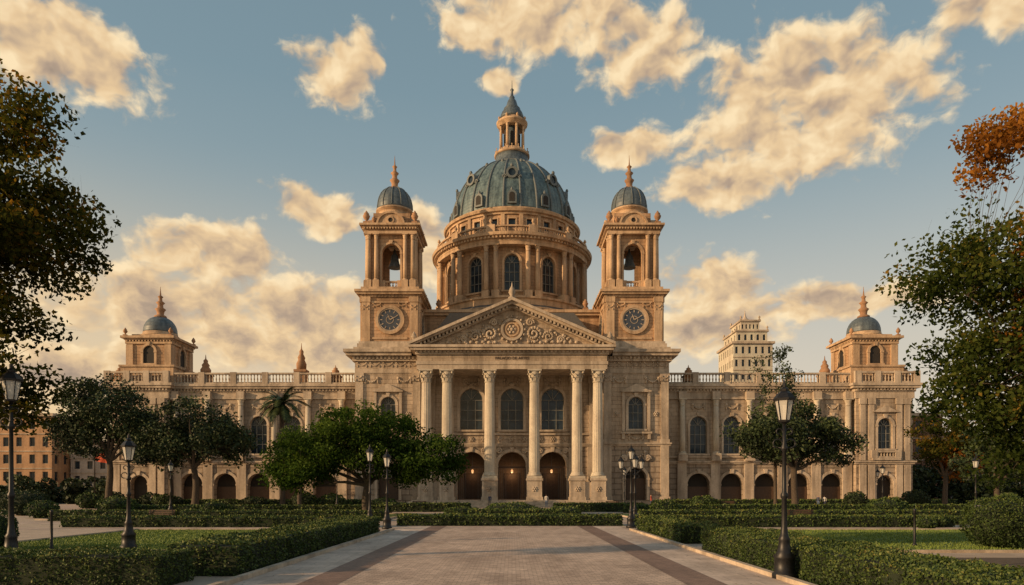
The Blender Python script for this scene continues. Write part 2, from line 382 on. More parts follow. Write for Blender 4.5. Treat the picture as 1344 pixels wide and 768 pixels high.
for sx in (-1,1):
    scroll(T,MT,sx*3.1,24.6,1.0,sx,s=.24); scroll(T,MT,sx*5.2,24.2,.75,-sx,s=.2); scroll(T,MT,sx*6.9,23.8,.5,sx,s=.17); scroll(T,MT,sx*2.6,26.2,.55,sx,s=.17)
    for i in range(9):
        x=sx*(2.4+i*.85); T.blob(x,-.15,23.35+.15*random.random(),.3,.18,.24,MT,6,4)
    for i in range(26):
        x=2.3+random.random()*6.2; zmax=22.9+(11.6-x)/13.4*5.9
        z=23.1+random.random()*max(.2,zmax-23.5)
        T.blob(sx*x,-.1,z,.1+.22*random.random(),.2,.1+.22*random.random(),MT,6,4)
T.lathe(0,96.6,[(.5,29.2),(.55,29.6),(.25,29.8),(.5,30.3),(.35,30.8),(.12,31.2),(.03,31.8)],12)
for sx in (-1,1): urn(T,sx*13.9,96.8,23.1,1.7)
RF.prism([(-13.2,23.3),(13.2,23.3),(0,29.0)],103.1,110)
for sx in (-1,1):
    M=PM(sx*18.15,100.0)
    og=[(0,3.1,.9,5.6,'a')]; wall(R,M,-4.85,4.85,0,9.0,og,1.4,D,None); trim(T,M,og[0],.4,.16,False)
    WD.box(sx*18.15-1.5,sx*18.15+1.5,101.2,101.3,.9,4.1)
    ou=[(0,2.2,11.3,16.0,'a')]; wall(W,M,-4.85,4.85,9.0,19.5,ou,.5,G,F); trim(T,M,ou[0],.35,.16)
    T.prism([(-2.1,16.9),(2.1,16.9),(0,17.9)],-.45,.05,M); T.box(-2.2,2.2,-.5,.05,16.7,16.92,M)
    for u in (-1.85,1.85): T.box(u-.2,u+.2,-.3,.05,11.0,16.7,M)
    T.box(-2.3,2.3,-.5,.05,10.6,10.9,M)
    for u in (-1.9,1.9): T.box(u-.2,u+.2,-.4,.05,9.8,10.6,M)
    swag(T,M,0,10.4,2.0)
    for u in (-4.2,4.2):
        T.box(u-.6,u+.6,-.22,.05,0.0,8.9,M); T.box(u-.75,u+.75,-.32,.05,0.0,1.4,M)
        T.box(u-.55,u+.55,-.2,.05,9.3,18.3,M); T.box(u-.7,u+.7,-.34,.05,18.3,19.5,M); T.box(u-.7,u+.7,-.3,.05,9.3,9.8,M)
        swag(T,M,u,18.9,.8,-.38,.1)
    swag(T,M,-2.4,18.7,1.8);swag(T,M,2.4,18.7,1.8); swag(T,M,0,7.9,2.6); scroll(T,M,-1.7,7.0,.45,-1); scroll(T,M,1.7,7.0,.45,1)
    rosette(T,M,-2.9,13.5,.4); rosette(T,M,2.9,13.5,.4)
    courses(T,M,-4.85,4.85,[(.2,8.85,9.1),(.35,9.1,9.3)])
    W.box(min(sx*13.3,sx*13.6),max(sx*13.3,sx*13.6),100.02,102.6,.0,19.5)
    W.box(min(sx*22.6,sx*22.98),max(sx*22.6,sx*22.98),100.02,106,0,19.5)
    x0,x1=sorted((sx*13.55,sx*23.0))
    T.box(x0,x1+0,99.9,106,19.5,20.1);W.box(x0,x1,99.95,106,20.1,21.2)
    for q in range(5): swag(T,M,-3.8+q*1.9,20.95,1.3,-.1,.1)
    xa,xb=sorted((sx*13.55,sx*23.35)); T.box(xa,xb,99.6,140,21.2,21.5); dentils(T,PM(0,99.6),xa,xb,21.5,.35,.25)
    xa,xb=sorted((sx*13.55,sx*23.3)); T.box(xa,xb,99.62,140,21.5,21.9)
    xa,xb=sorted((sx*14.6,sx*24.1)); T.box(xa,xb,98.9,140,21.9,22.35)
    xa,xb=sorted((sx*14.62,sx*24.4)); T.box(xa,xb,98.6,140,22.35,22.8); xa,xb=sorted((sx*14.7,sx*23.2)); T.box(xa,xb,99.8,140,22.8,23.3)
W.box(-22.95,22.95,107.6,140,0,22.7)
WS.box(-14.2,14.2,108,136,22.6,29.9); WT.box(-14.7,14.7,107.5,136.5,29.9,30.3); WT.box(-15,15,107.2,136.8,30.3,30.75)
RF.lathe(0,122,[(14.2,30.7),(13.3,32.2)],48)
for sx in (-1,1):
    urn(TE,sx*14.0,107.9,30.75,3.0); urn(TE,sx*11.6,107.9,30.75,1.8)
    RF.prism([(sx*14.7,23.2),(sx*9.5,29.5),(sx*3,29.5),(sx*3,23.2)][::sx],104.5,108)
def clock(M,z):
    ringY(WT,M,0,z,1.75,2.15,-.28,.03); ringY(T,M,0,z,1.55,1.75,-.2,.03); discY(CL,M,0,z,1.56,-.08,.02)
    for i in range(12):
        a=i*pi/6; ca,sa=math.cos(a),math.sin(a)
        T.prism([(1.1*ca-.06*sa,z+1.1*sa+.06*ca),(1.45*ca-.06*sa,z+1.45*sa+.06*ca),(1.45*ca+.06*sa,z+1.45*sa-.06*ca),(1.1*ca+.06*sa,z+1.1*sa-.06*ca)],-.13,-.06,M)
    ringY(T,M,0,z,.5,.58,-.12,-.06)
    for a,L in ((pi*.62,.85),(pi*.15,1.2)):
        ca,sa=math.cos(a),math.sin(a)
        T.prism([(-.08*sa,z+.08*ca),(.08*sa,z-.08*ca),(L*ca+.03*sa,z+L*sa-.03*ca),(L*ca-.03*sa,z+L*sa+.03*ca)],-.17,-.14,M)
for sx in (-1,1):
    cx=sx*18.1; cy=105.4
    T.cbox(cx,cy,4.75,23.3,24.0); T.cbox(cx,cy,4.55,24.0,24.35)
    WS.cbox(cx,cy,4.15,24.3,31.0)
    for k in range(4):
        M=shiftM(PM(cx,cy,k*pi/2),4.15)
        clock(M,27.6)
        for u in (-3.55,3.55):
            WT.box(u-.6,u+.6,-.25,.05,24.35,30.2,M); WT.box(u-.7,u+.7,-.35,.05,30.2,30.98,M); swag(WT,M,u,29.6,.7,-.28,.09)
        WT.box(-2.7,2.7,-.12,.05,30.1,30.35,M); swag(WT,M,-1.9,30.0,1.1,-.1,.09); swag(WT,M,1.9,30.0,1.1,-.1,.09); WT.box(-2.6,2.6,-.14,.05,24.75,25.0,M)
        dentils(WT,M,-4.4,4.4,31.0,.3,.3,.5,.26)
    WT.cbox(cx,cy,4.38,30.95,31.3); WT.cbox(cx,cy,4.85,31.3,31.6); WT.cbox(cx,cy,5.1,31.6,31.95); WT.cbox(cx,cy,4.3,31.95,32.5)
    for k in range(4):
        M0=PM(cx,cy,k*pi/2); M=shiftM(M0,3.15)
        op=(0,2.7,32.5,39.2,'a'); wall(WS,M,-3.15,3.15,32.5,40.6,[op],.7); Mi=shiftM(M0,2.45)
        wall(WS,Mi,-2.45,2.45,32.5,40.6,[op],.02)
        trim(WT,M,op,.3,.12,False,True)
        balustrade(WT,M,-1.34,1.34,32.5,1.25,2.7,.15,.25,.36)
        for u in (-3.3,-2.15,2.15,3.3):
            p=M(u,-.38,0); column(WT,p[0],p[1],33.5,40.5,.33,10,k*pi/2,leaves=False); WT.box(u-.48,u+.48,-.86,.05,32.5,33.5,M)
        dentils(WT,M,-4.0,4.0,41.15,.25,1.05,.42,.22)
    WT.cbox(cx,cy,3.95,40.5,40.9); WS.cbox(cx,cy,3.85,40.9,41.2); WT.cbox(cx,cy,4.1,41.35,41.6); WT.cbox(cx,cy,4.5,41.6,41.9)
    T.cbox(cx,cy,.9,39.6,40.5); SL.lathe(cx,cy,[(1.0,36.6),(.95,36.8),(.7,37.4),(.55,38.4),(.3,38.8),(.1,39.6)],14)
    WS.cbox(cx,cy,2.75,41.9,44.0)
    for k in range(4):
        M=shiftM(PM(cx,cy,k*pi/2),2.75)
        WT.prism([(1.9*math.cos(pi*i/12),41.9+1.75*math.sin(pi*i/12)) for i in range(13)],-.9,.05,M)
        ringY(WT,M,0,42.6,.35,.55,-1.05,-.85,14); discY(D,M,0,42.6,.36,-.93,-.8,14)
        for i in range(12):
            a,a2=pi*i/12,pi*(i+1)/12
            WT.prism([(2.15*math.cos(a),41.9+2.0*math.sin(a)),(2.15*math.cos(a2),41.9+2.0*math.sin(a2)),(1.88*math.cos(a2),41.9+1.73*math.sin(a2)),(1.88*math.cos(a),41.9+1.73*math.sin(a))],-1.1,.04,M)
        p=M(3.6,-.85,0); urn(TE,p[0],p[1],41.9,2.1)
        p=M(-2.5,-.9,0); urn(TE,p[0],p[1],41.9,1.3)
    WT.lathe(cx,cy,[(2.75,44.0),(2.75,44.3),(2.45,44.4),(2.45,44.9),(2.85,45.0),(2.85,45.25)],32)
    SL.lathe(cx,cy,[(2.6,45.2)]+[(2.72*math.cos(t)**.8,45.5+3.4*math.sin(t)) for t in np.linspace(.0,1.45,10)],32)
    for i in range(12):
        a=i*pi/6; pts=[(cx+2.76*math.cos(t)**.8*math.cos(a),cy+2.76*math.cos(t)**.8*math.sin(a),45.5+3.44*math.sin(t)) for t in np.linspace(0,1.4,7)]
        RB.tube(pts,[.08]*7,5)
    finial(TE,cx,cy,48.7,5.3,.66)
# drum
Rd=12.0; MD=CM(0,122,Rd); circ=2*pi*Rd; bay=circ/12
WT.lathe(0,122,[(13.9,30.7),(13.9,31.5),(13.4,31.8),(13.4,32.9),(13.7,33.0),(13.7,33.3),(12.2,33.4)],72,smooth=False)
dops=[((k-6)*bay,2.5,34.6,40.4,'a') for k in range(0,12)]
wall(WS,MD,-circ/2-1.4,circ/2-1.4,33.2,42.0,dops,.5,G,F,.7)
for o in dops: trim(WT,MD,o,.33,.16)
for k in range(12):
    for dd in (-.75,.75):
        u=(k+.5-6)*bay+dd; a=u/Rd; p=CM(0,122,13.0)(u*13/Rd,0,0)
        column(WT,p[0],p[1],33.3,41.6,.42,10,a,leaves=False)
        MB_=PM(p[0],p[1],a); WT.box(-.6,.6,-.6,1.0,33.25,34.3,MB_)
    u=(k-6)*bay; swag(WT,MD,u,41.5,1.7,-.08,.11)
WT.lathe(0,122,[(13.3,41.6),(13.3,42.05),(13.35,42.1),(13.35,42.5),(13.6,42.55),(13.6,42.8),(14.1,42.9),(14.2,43.35),(12.4,43.4)],96,smooth=False)
for i in range(140):
    a=2*pi*i/140; M=PM(13.4*math.sin(a),122-13.4*math.cos(a),a); WT.box(-.15,.15,-.45,.1,42.5,42.82,M)
WT.lathe(0,122,[(13.3,43.38),(13.3,43.6),(12.9,43.6)],72,smooth=False)
for i in range(192):
    a=2*pi*(i+.5)/192
    if (i%16) in (0,15): continue
    baluster(WT,13.1*math.sin(a),122-13.1*math.cos(a),43.6,.85,.11)
n=96
for i in range(n):
    a,a2=2*pi*i/n,2*pi*(i+1)/n
    v=[(r*math.sin(t),122-r*math.cos(t),z) for t in (a,a2) for r in (12.9,13.32) for z in (44.45,44.68)]
    WT.add(v,[(0,1,3,2),(4,5,7,6),(0,2,6,4),(1,3,7,5),(2,3,7,6),(0,1,5,4)])
for k in range(12):
    a=(k+.5)*pi/6; M=PM(13.1*math.sin(a),122-13.1*math.cos(a),a); WT.box(-.75,.75,-.3,.3,43.4,44.8,M); urn(WT,13.1*math.sin(a),122-13.1*math.cos(a),44.8,1.1)
R2=11.4; M2=CM(0,122,R2); b2=2*pi*R2/24
wall(WS,M2,-12*b2-.9,12*b2-.9,43.3,47.4,[((k-12)*b2,1.15,44.9,46.4,'r') for k in range(24)],.3,G,None,.6)
for k in range(24):
    trim(WT,M2,((k-12)*b2,1.15,44.9,46.4,'r'),.2,.1,False,False); u=(k-11.5)*b2; a=u/R2; M=PM(R2*math.sin(a),122-R2*math.cos(a),a); WT.box(-.3,.3,-.22,.1,43.4,47.2,M)
WT.lathe(0,122,[(11.65,47.1),(11.65,47.4),(12.0,47.5),(12.15,47.9),(11.2,48.1),(11.2,48.5),(10.9,48.6)],96,smooth=False)
# dome
Rm=10.75; z0=48.4; Hm=12.0; EX=.97
def domept(t,a,off=0):
    r=Rm*math.cos(t)**EX+off; return (r*math.sin(a),122-r*math.cos(a),z0+Hm*math.sin(t))
th=np.linspace(0,1.28,26)
CU.lathe(0,122,[(Rm*math.cos(t)**EX,z0+Hm*math.sin(t)) for t in th],96)
for i in range(24):
    a=2*pi*(i+.5)/24
    pts=[domept(t,a,.05) for t in np.linspace(0,1.28,14)]
    RB.tube(pts,[.22*(1-.45*j/13) for j in range(14)],6)
for i in range(12):
    a=2*pi*i/12
    p=domept(.13,a,0); M=PM(p[0],p[1],a); z=p[2]
    RB.prism([(-.75,z-.9)]+[(-.75*math.cos(pi*j/8),z+.5+.75*math.sin(pi*j/8)) for j in range(9)]+[(.75,z-.9)],-.45,1.2,M)
    D.prism([(-.45,z-.6)]+[(-.45*math.cos(pi*j/8),z+.45+.45*math.sin(pi*j/8)) for j in range(9)]+[(.45,z-.6)],-.5,1.0,M)
    RB.blob(0,-.1,z+1.5,.22,.22,.4,M)
for i in range(8):
    a=2*pi*i/8
    p=domept(.55,a,0); M=PM(p[0],p[1],a); z=p[2]
    ringY(RB,M,0,z,.62,.98,-.7,1.6,20); discY(G,M,0,z,.63,-.5,.2,20); discY(RB,M,0,z,.8,.25,1.8,20)
    for s_ in (-1,1): scroll(RB,M,s_*1.15,z-.6,.35,s_,-.4,1.2,.14)
    RB.blob(0,-.6,z+1.15,.3,.25,.35,M)
for i in range(12):
    a=2*pi*(i+.5)/12; p=domept(.98,a,0); M=PM(p[0],p[1],a); RB.blob(0,0,p[2],.3,.3,.45,M)
# lantern
SL.lathe(0,122,[(4.2,59.2),(3.7,59.6),(3.2,60.3),(2.95,61.1),(2.9,61.8)],32)
RB.lathe(0,122,[(3.75,59.5),(3.9,59.7),(3.75,59.9)],32)
WT.lathe(0,122,[(2.9,61.7),(3.15,61.8),(3.15,62.1),(2.6,62.15),(2.6,62.7),(2.4,62.75)],32)
SL.lathe(0,122,[(1.35,62.7),(1.35,67.1)],16)
for i in range(8):
    a=i*pi/4+pi/8; x,y=2.1*math.sin(a),122-2.1*math.cos(a); column(WT,x,y,62.7,67.0,.27,8,a,False)
    M=PM(1.4*math.sin(i*pi/4),122-1.4*math.cos(i*pi/4),i*pi/4); D.prism([(-.3,63.4)]+[(-.3*math.cos(pi*j/6),65.6+.3*math.sin(pi*j/6)) for j in range(7)]+[(.3,63.4)],-.08,.3,M)
    baluster(WT,2.95*math.sin(a),122-2.95*math.cos(a),62.1,.8,.12); baluster(WT,2.95*math.sin(i*pi/4),122-2.95*math.cos(i*pi/4),62.1,.8,.12)
WT.lathe(0,122,[(2.3,66.9),(2.3,67.3),(2.75,67.5),(2.8,67.8),(2.2,67.9),(2.1,68.5)],32)
for i in range(8):
    a=i*pi/4+pi/8; urn(WT,2.45*math.sin(a),122-2.45*math.cos(a),67.8,.9)
SL.lathe(0,122,[(2.15,68.4),(2.2,68.8),(1.9,69.6),(1.45,70.2),(1.5,70.4),(1.05,70.9),(.8,71.8),(.45,72.3),(.5,72.5),(.25,72.9),(.2,73.6),(.35,73.9),(.08,74.2),(.03,75.6)],16)
# wings
for sx in (-1,1):
    ga=[28.4,33.5,38.6,43.7,48.8]
    M=(lambda sx:(lambda u,d,z:(sx*u,104.0+d,z)))(sx)
    og=[(u,3.4,.12,4.9,'a') for u in ga]; wall(R,M,22.9,51.9,0,6.6,og,1.2,D,None)
    for o in og:
        trim(T,M,o,.4,.14,False); WD.box(*sorted((sx*(o[0]-1.7),sx*(o[0]+1.7))),105.0,105.12,.1,2.9)
    ou=[(u,2.6,7.9,13.6,'a') for u in ga]; wall(W,M,22.9,51.9,6.6,16.2,ou,.55,G,F)
    for o in ou:
        trim(T,M,o,.3,.14); swag(T,M,o[0],15.3,1.7)
    courses(T,M,22.9,51.9,[(.2,6.3,6.55),(.38,6.55,6.8),(.22,7.3,7.55),(.2,16.2,16.6),(.12,16.6,17.2),(.25,17.2,17.4),(.28,17.4,17.72),(.75,17.72,18.05),(.95,18.05,18.4)],False)
    dentils(T,M,22.9,51.9,17.42,.3,.5,.5,.26)
    for u in [25.85,30.95,36.05,41.15,46.25,51.0]:
        p=M(u,-.42,0); T.box(u-.7,u+.7,-.95,.1,6.8,7.7,M); column(COLS,p[0],p[1],7.7,16.2,.45,12,0,leaves=False); T.box(u-.6,u+.6,-.85,.1,16.2,17.3,M)
        T.box(u-.7,u+.7,-.25,.05,0,6.3,M)
    balustrade(T,PM(sx*37.4,103.2),-14.4,14.4,18.4,1.75,5.1)
    Mp=(lambda sx:(lambda u,d,z:(sx*u,102.9+d,z)))(sx)
    og=(56.2,2.6,.12,4.6,'a'); wall(R,Mp,51.9,60.4,0,6.6,[og],1.0,D); trim(T,Mp,og,.4,.14,False)
    ou=(56.2,2.2,8.6,13.2,'a'); wall(W,Mp,51.9,60.4,6.6,16.2,[ou],.5,G,F); trim(T,Mp,ou,.35,.16); T.prism([(54.2,14.1),(58.2,14.1),(56.2,15.1)],-.4,.05,Mp)
    balustrade(T,PM(sx*56.2,102.5),-1.8,1.8,7.2,1.1,3.6,0,.3,.4); T.box(54.1,58.3,-.6,.05,6.85,7.2,Mp)
    for u in (52.8,59.5,54.1,58.3):
        T.box(u-.4,u+.4,-.22,.05,6.85,15.3,Mp); T.box(u-.55,u+.55,-.34,.05,15.3,16.2,Mp); T.box(u-.5,u+.5,-.26,.05,0,6.2,Mp)
    for sxx in (51.9,60.38):
        x0,x1=sorted((sx*(sxx),sx*(sxx+(.3 if sxx<55 else -.3)))); W.box(x0,x1,102.93,125,0,16.2)
    x0,x1=sorted((sx*51.85,sx*60.45))
    for pr,za,zb in [(.2,6.3,6.55),(.38,6.55,6.8),(.15,16.2,17.2),(.3,17.2,17.7),(.75,17.7,18.05),(.95,18.05,18.42)]:
        T.box(x0-pr,x1+pr,102.9-pr,125,za,zb)
    T.box(x0,x1,102.95,125,15.9,16.25)
    dentils(T,Mp,51.6,60.7,17.4,.3,.55,.5,.26)
    balustrade(T,PM(sx*56.2,102.0),-4.4,4.4,18.42,1.75,2.9)
    x0,x1=sorted((sx*22.9,sx*60.2)); W.box(x0,x1,105.8,125,0,18.3); RF.box(x0+.5,x1-.5,104.4,124.5,18.3,18.9)
    cx,cy=sx*55.2,107.2
    WT.cbox(cx,cy,4.0,18.4,21.0); WT.cbox(cx,cy,4.2,21.0,21.3); WS.cbox(cx,cy,3.3,21.3,25.0)
    for k in range(4):
        Mk=shiftM(PM(cx,cy,k*pi/2),3.3)
        wop=(0,1.7,21.6,24.3,'a'); trim(WT,Mk,wop,.35,.25,True)
        D.prism([(-.84,21.6)]+[(-.84*math.cos(pi*j/10),23.45+.84*math.sin(pi*j/10)) for j in range(11)]+[(.84,21.6)],-.05,.02,Mk)
        for u in (-2.9,2.9): WT.box(u-.5,u+.5,-.22,.05,21.3,24.5,Mk)
        p=Mk(3.4,-.3,0); urn(TE,p[0],p[1],25.75,1.3)
        dentils(WT,Mk,-3.5,3.5,24.95,.25,.35,.45,.22)
    WT.cbox(cx,cy,3.55,24.6,24.95); WT.cbox(cx,cy,3.7,25.18,25.4); WT.cbox(cx,cy,4.05,25.4,25.75); WT.cbox(cx,cy,2.9,25.75,26.2)
    WT.lathe(cx,cy,[(2.7,26.2),(2.7,26.5),(2.5,26.6),(2.5,26.9)],32)
    SL.lathe(cx,cy,[(2.45,26.8)]+[(2.45*math.cos(t)**.8,27.0+2.5*math.sin(t)) for t in np.linspace(.05,1.4,9)],32)
    finial(TE,cx,cy,29.4,4.9,.7)
def turretlet(x,y,z,h):
    TE.cbox(x,y,.75,z,z+h*.3); TE.cbox(x,y,.95,z+h*.3,z+h*.36)
    TE.lathe(x,y,[(.75,z+h*.36),(.8,z+h*.5),(.5,z+h*.6),(.6,z+h*.65),(.3,z+h*.74),(.35,z+h*.8),(.1,z+h*.86),(.03,z+h)],12)
for x,h in ((-33,6.6),(-48,4.8),(49,4.6),(-51,3)): turretlet(x,107,18.8,h)
for sx in (-1,1):
    for x in (27,60): turretlet(sx*x,104.5,18.9,2.6)
for mb,nm,mt in ((W,'ashlar_walls',M_wall),(R,'rusticated_walls',M_rust),(T,'stone_trim',M_trim),(G,'window_glass',M_glass),(F,'window_frames',M_frame),(D,'dark_doorways',M_dark),(WD,'doors',M_wood),(IN,'vestibule_walls',M_inner),(RF,'roofs',M_roof),(WS,'tower_and_drum_walls',M_suntint),(WT,'tower_and_drum_trim',M_suntinttrim),(TE,'finials_and_urns',M_terra),(CU,'main_dome',M_copper),(SL,'cupolas',M_slate),(RB,'dome_ribs_and_dormers',M_rib),(CL,'clock_faces',M_clock),(COLS,'portico_columns',M_col),(GL_,'hall_lamps',M_glow)):
    mb.obj(nm,mt,B)
for i,h in enumerate(hall):
    l=bpy.data.lights.new('hall_lamp_light','POINT'); l.energy=(25,60,25)[i]; l.color=(1,.55,.25); l.shadow_soft_size=.25
    o=bpy.data.objects.new('hall_lamp_light',l); S.collection.objects.link(o); o.location=h; o.parent=B
# ------------------------------------------------------------ background buildings
def city(name,x0,x1,y,z1,mat,floors,cols,depth=14,top=None):
    g=group(name); w=MB();t=MB();gl=MB();fr=MB()
    M=PM(0,y); fh=z1/floors; cw=(x1-x0)/cols
    for f in range(floors):
        wall(w,M,x0,x1,f*fh,(f+1)*fh,[(x0+cw*(i+.5),cw*.42,f*fh+fh*.25,f*fh+fh*.78,'r') for i in range(cols)],.3,gl,fr,bars=False)
        t.box(x0-.1,x1+.1,y-.15,y+.1,(f+1)*fh-.2,(f+1)*fh)
    n=max(2,int(depth/cw))
    for Ms in (PM(x0,y+depth,-pi/2),PM(x1,y,pi/2)):
        for f in range(floors):
            wall(w,Ms,0,depth,f*fh,(f+1)*fh,[(depth*(i+.5)/n,cw*.42,f*fh+fh*.25,f*fh+fh*.78,'r') for i in range(n)],.3,gl)
    w.box(x0+.35,x1-.35,y+.4,y+depth-.1,0,z1); t.box(x0-.5,x1+.5,y-.5,y+depth+.3,z1,z1+.6)
    zp=z1+.6
    if top:
        for q,(a,b,zz) in enumerate(top):
            ya,yb=y+1.2+q*1.2,y+depth-1.2-q*1.2; nc=5
            wall(w,PM(0,ya),a,b,zp,zz,[(a+(b-a)*(i+.5)/nc,(b-a)/nc*.45,zp+.6,zz-.7,'a') for i in range(nc)],.3,gl)
            wall(w,PM(a,yb,-pi/2),0,yb-ya,zp,zz,[((yb-ya)*(i+.5)/4,.9,zp+.6,zz-.7,'a') for i in range(4)],.3,gl)
            w.box(a+.35,b-.01,ya+.35,yb,zp,zz); t.box(a-.35,b+.35,ya-.35,yb+.3,zz,zz+.45)
            for xx in (a,b):
                for yy in (ya,yb): urn(t,xx,yy,zz+.45,1.2)
            zp=zz+.45
        cx=(top[-1][0]+top[-1][1])/2; cyy=y+depth/2
        t.lathe(cx,cyy,[(1.6,zp),(1.6,zp+.5),(1.2,zp+.9),(.5,zp+1.5),(.2,zp+2.4),(.05,zp+3.6)],12)
    for mb,nm,mt in ((w,'walls',mat),(t,'cornice',M_trim),(gl,'windows',M_glass),(fr,'frames',M_frame)): mb.obj(nm,mt,g)
    return g
M_cream=stone('cream_render',(.60,.52,.42),None,grime=.2); M_ochre=stone('ochre_render',(.45,.27,.15),None,grime=.3); M_brick=stone('brick_wall',(.28,.15,.10),(.6,.2,.02)); M_pale=stone('pale_render',(.52,.45,.39),None,grime=.3)
city('apartment_tower',59,69.5,182,41.5,M_cream,12,6,13,[(60.2,68.5,45.0),(61.8,66.8,48.0)])
city('ochre_townhouse',-104,-91,135,17,M_ochre,5,5)
city('pale_townhouse',-90.5,-80,140,12,M_pale,4,4)
city('brick_townhouse',-79,-68,142,15,M_brick,4,4)
city('brick_townhouse',70,82,130,16.5,M_brick,4,4)
city('pale_townhouse',83,100,136,13,M_pale,3,5)
# ------------------------------------------------------------ foliage
def leafquads(P,size,asp=.6):
    n=len(P); a=rng.normal(size=(n,3)); a/=np.linalg.norm(a,axis=1)[:,None]
    b=rng.normal(size=(n,3)); b-=(b*a).sum(1)[:,None]*a; b/=np.linalg.norm(b,axis=1)[:,None]
    s=(size*rng.uniform(.65,1.35,n))[:,None]
    return np.stack([P-a*s*.5,P+b*s*asp*.5,P+a*s*.5,P-b*s*asp*.5],1)
def tree(name,x,y,tr,fork,crowns,ncl,nleaf,ls,cr,mat,seed,nl=7,lean=(0,0),mat2=None,alt=None,thin=1.0,bright=0):
    rs=np.random.default_rng(seed); g=group(name); wd=MB()
    wts=np.array([c[6] if len(c)>6 else c[3]*c[5] for c in crowns],float); wts/=wts.sum()
    C=[];CI=[]
    for i in range(ncl):
        k=rs.choice(len(crowns),p=wts); c=crowns[k]
        v=rs.normal(size=3); v/=np.linalg.norm(v); v*=rs.uniform(.08,1)**.45
        C.append((x+c[0]+v[0]*c[3],y+c[1]+v[1]*c[4],c[2]+v[2]*c[5])); CI.append(k)
    C=np.array(C)
    pts=[];rad=[]
    for j in range(7):
        t=j/6; w=math.sin(t*4+seed)*tr*.5*t
        pts.append((x+lean[0]*t+w,y+lean[1]*t+w*.5,fork*t-.05*(j==0))); rad.append(tr*(1.5 if j==0 else 1.08-.28*t))
    wd.tube(pts,rad,9)
    tp=np.array(pts[-1])
    nodes=[(tp,tr*.6)]
    idx=rs.choice(len(C),min(nl,len(C)),replace=False)
    for i in idx:
        e=tp+(C[i]-tp)*.85; m=tp*.5+e*.5+np.array([0,0,np.linalg.norm(e-tp)*.12])+rs.normal(size=3)*.25
        P=[];Rr=[]
        for j in range(8):
            t=j/7; p=tp*(1-t)**2+2*t*(1-t)*m+e*t*t+rs.normal(size=3)*.06*(0<j<7); r_=tr*(.55*(1-t)**1.2+.07)*thin; P.append(tuple(p)); Rr.append(r_)
            if j>0: nodes.append((np.array(p),r_))
        wd.tube(P,Rr,6)
    NP=np.array([n_[0] for n_ in nodes])
    for c in C:
        d=np.linalg.norm(NP-c,axis=1); k=int(d.argmin()); s=NP[k]; r0=min(nodes[k][1]*.6,tr*.16*thin)
        m=(s+c)/2+rs.normal(size=3)*.15*max(.5,d[k]*.3)
        wd.tube([tuple(s),tuple(m),tuple(c)],[r0,r0*.6,r0*.25],5)
        for q in range(3):
            e=c+rs.normal(size=3)*cr*.5; wd.tube([tuple(c),tuple((c+e)/2+rs.normal(size=3)*.05),tuple(e)],[r0*.3,r0*.2,r0*.08],4)
    wd.obj('trunk_and_limbs',M_bark,g)
    V=[];Sh=[];V2=[];Sh2=[]
    zmin,zmax=C[:,2].min(),C[:,2].max()
    for i,c in enumerate(C):
        n=int(nleaf*rs.uniform(.5,1.4)); q=rs.normal(size=(n,3))*.5
        L=np.linalg.norm(q,axis=1)[:,None]; q=q*np.minimum(1,1.0/np.maximum(L,.01))
        r=cr*rs.uniform(.7,1.3)
        P=c+q*np.array([r,r,r*.65])
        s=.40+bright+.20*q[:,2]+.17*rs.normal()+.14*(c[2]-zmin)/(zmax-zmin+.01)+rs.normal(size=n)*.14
        (V2 if (alt and CI[i] in alt) else V).append(leafquads(P,ls)); (Sh2 if (alt and CI[i] in alt) else Sh).append(s)
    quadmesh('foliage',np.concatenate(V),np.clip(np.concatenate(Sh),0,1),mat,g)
    if V2: quadmesh('autumn_and_sunlit_foliage',np.concatenate(V2),np.clip(np.concatenate(Sh2),0,1),mat2,g)  # autumn leaves, plus leaves coloured orange as if sunlit
    return g
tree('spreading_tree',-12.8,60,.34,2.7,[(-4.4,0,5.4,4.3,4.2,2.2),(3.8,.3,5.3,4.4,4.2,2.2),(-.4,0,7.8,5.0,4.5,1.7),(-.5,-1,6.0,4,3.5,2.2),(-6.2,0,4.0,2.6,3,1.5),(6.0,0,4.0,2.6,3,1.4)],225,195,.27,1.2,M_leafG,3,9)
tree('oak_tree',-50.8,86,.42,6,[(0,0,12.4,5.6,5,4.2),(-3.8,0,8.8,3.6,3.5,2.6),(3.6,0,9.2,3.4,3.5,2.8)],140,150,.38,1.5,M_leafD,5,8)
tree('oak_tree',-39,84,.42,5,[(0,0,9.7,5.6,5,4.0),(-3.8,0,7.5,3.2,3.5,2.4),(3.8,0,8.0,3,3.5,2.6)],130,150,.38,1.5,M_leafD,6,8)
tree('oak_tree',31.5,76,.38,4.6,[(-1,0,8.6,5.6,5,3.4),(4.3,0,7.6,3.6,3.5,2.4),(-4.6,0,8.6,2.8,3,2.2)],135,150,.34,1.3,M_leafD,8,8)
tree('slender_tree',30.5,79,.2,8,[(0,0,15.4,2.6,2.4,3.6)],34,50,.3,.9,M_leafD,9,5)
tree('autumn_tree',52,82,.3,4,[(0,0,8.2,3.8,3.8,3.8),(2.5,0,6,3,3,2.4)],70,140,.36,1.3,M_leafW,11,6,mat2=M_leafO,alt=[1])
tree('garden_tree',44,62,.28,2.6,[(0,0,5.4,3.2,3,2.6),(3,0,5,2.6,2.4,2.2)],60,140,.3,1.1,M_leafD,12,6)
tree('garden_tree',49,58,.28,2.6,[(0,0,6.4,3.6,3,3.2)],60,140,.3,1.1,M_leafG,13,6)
tree('garden_tree',-25.5,82,.25,3,[(0,0,6.6,3.2,2.6,3.0)],50,120,.34,1.1,M_leafD,16,6)
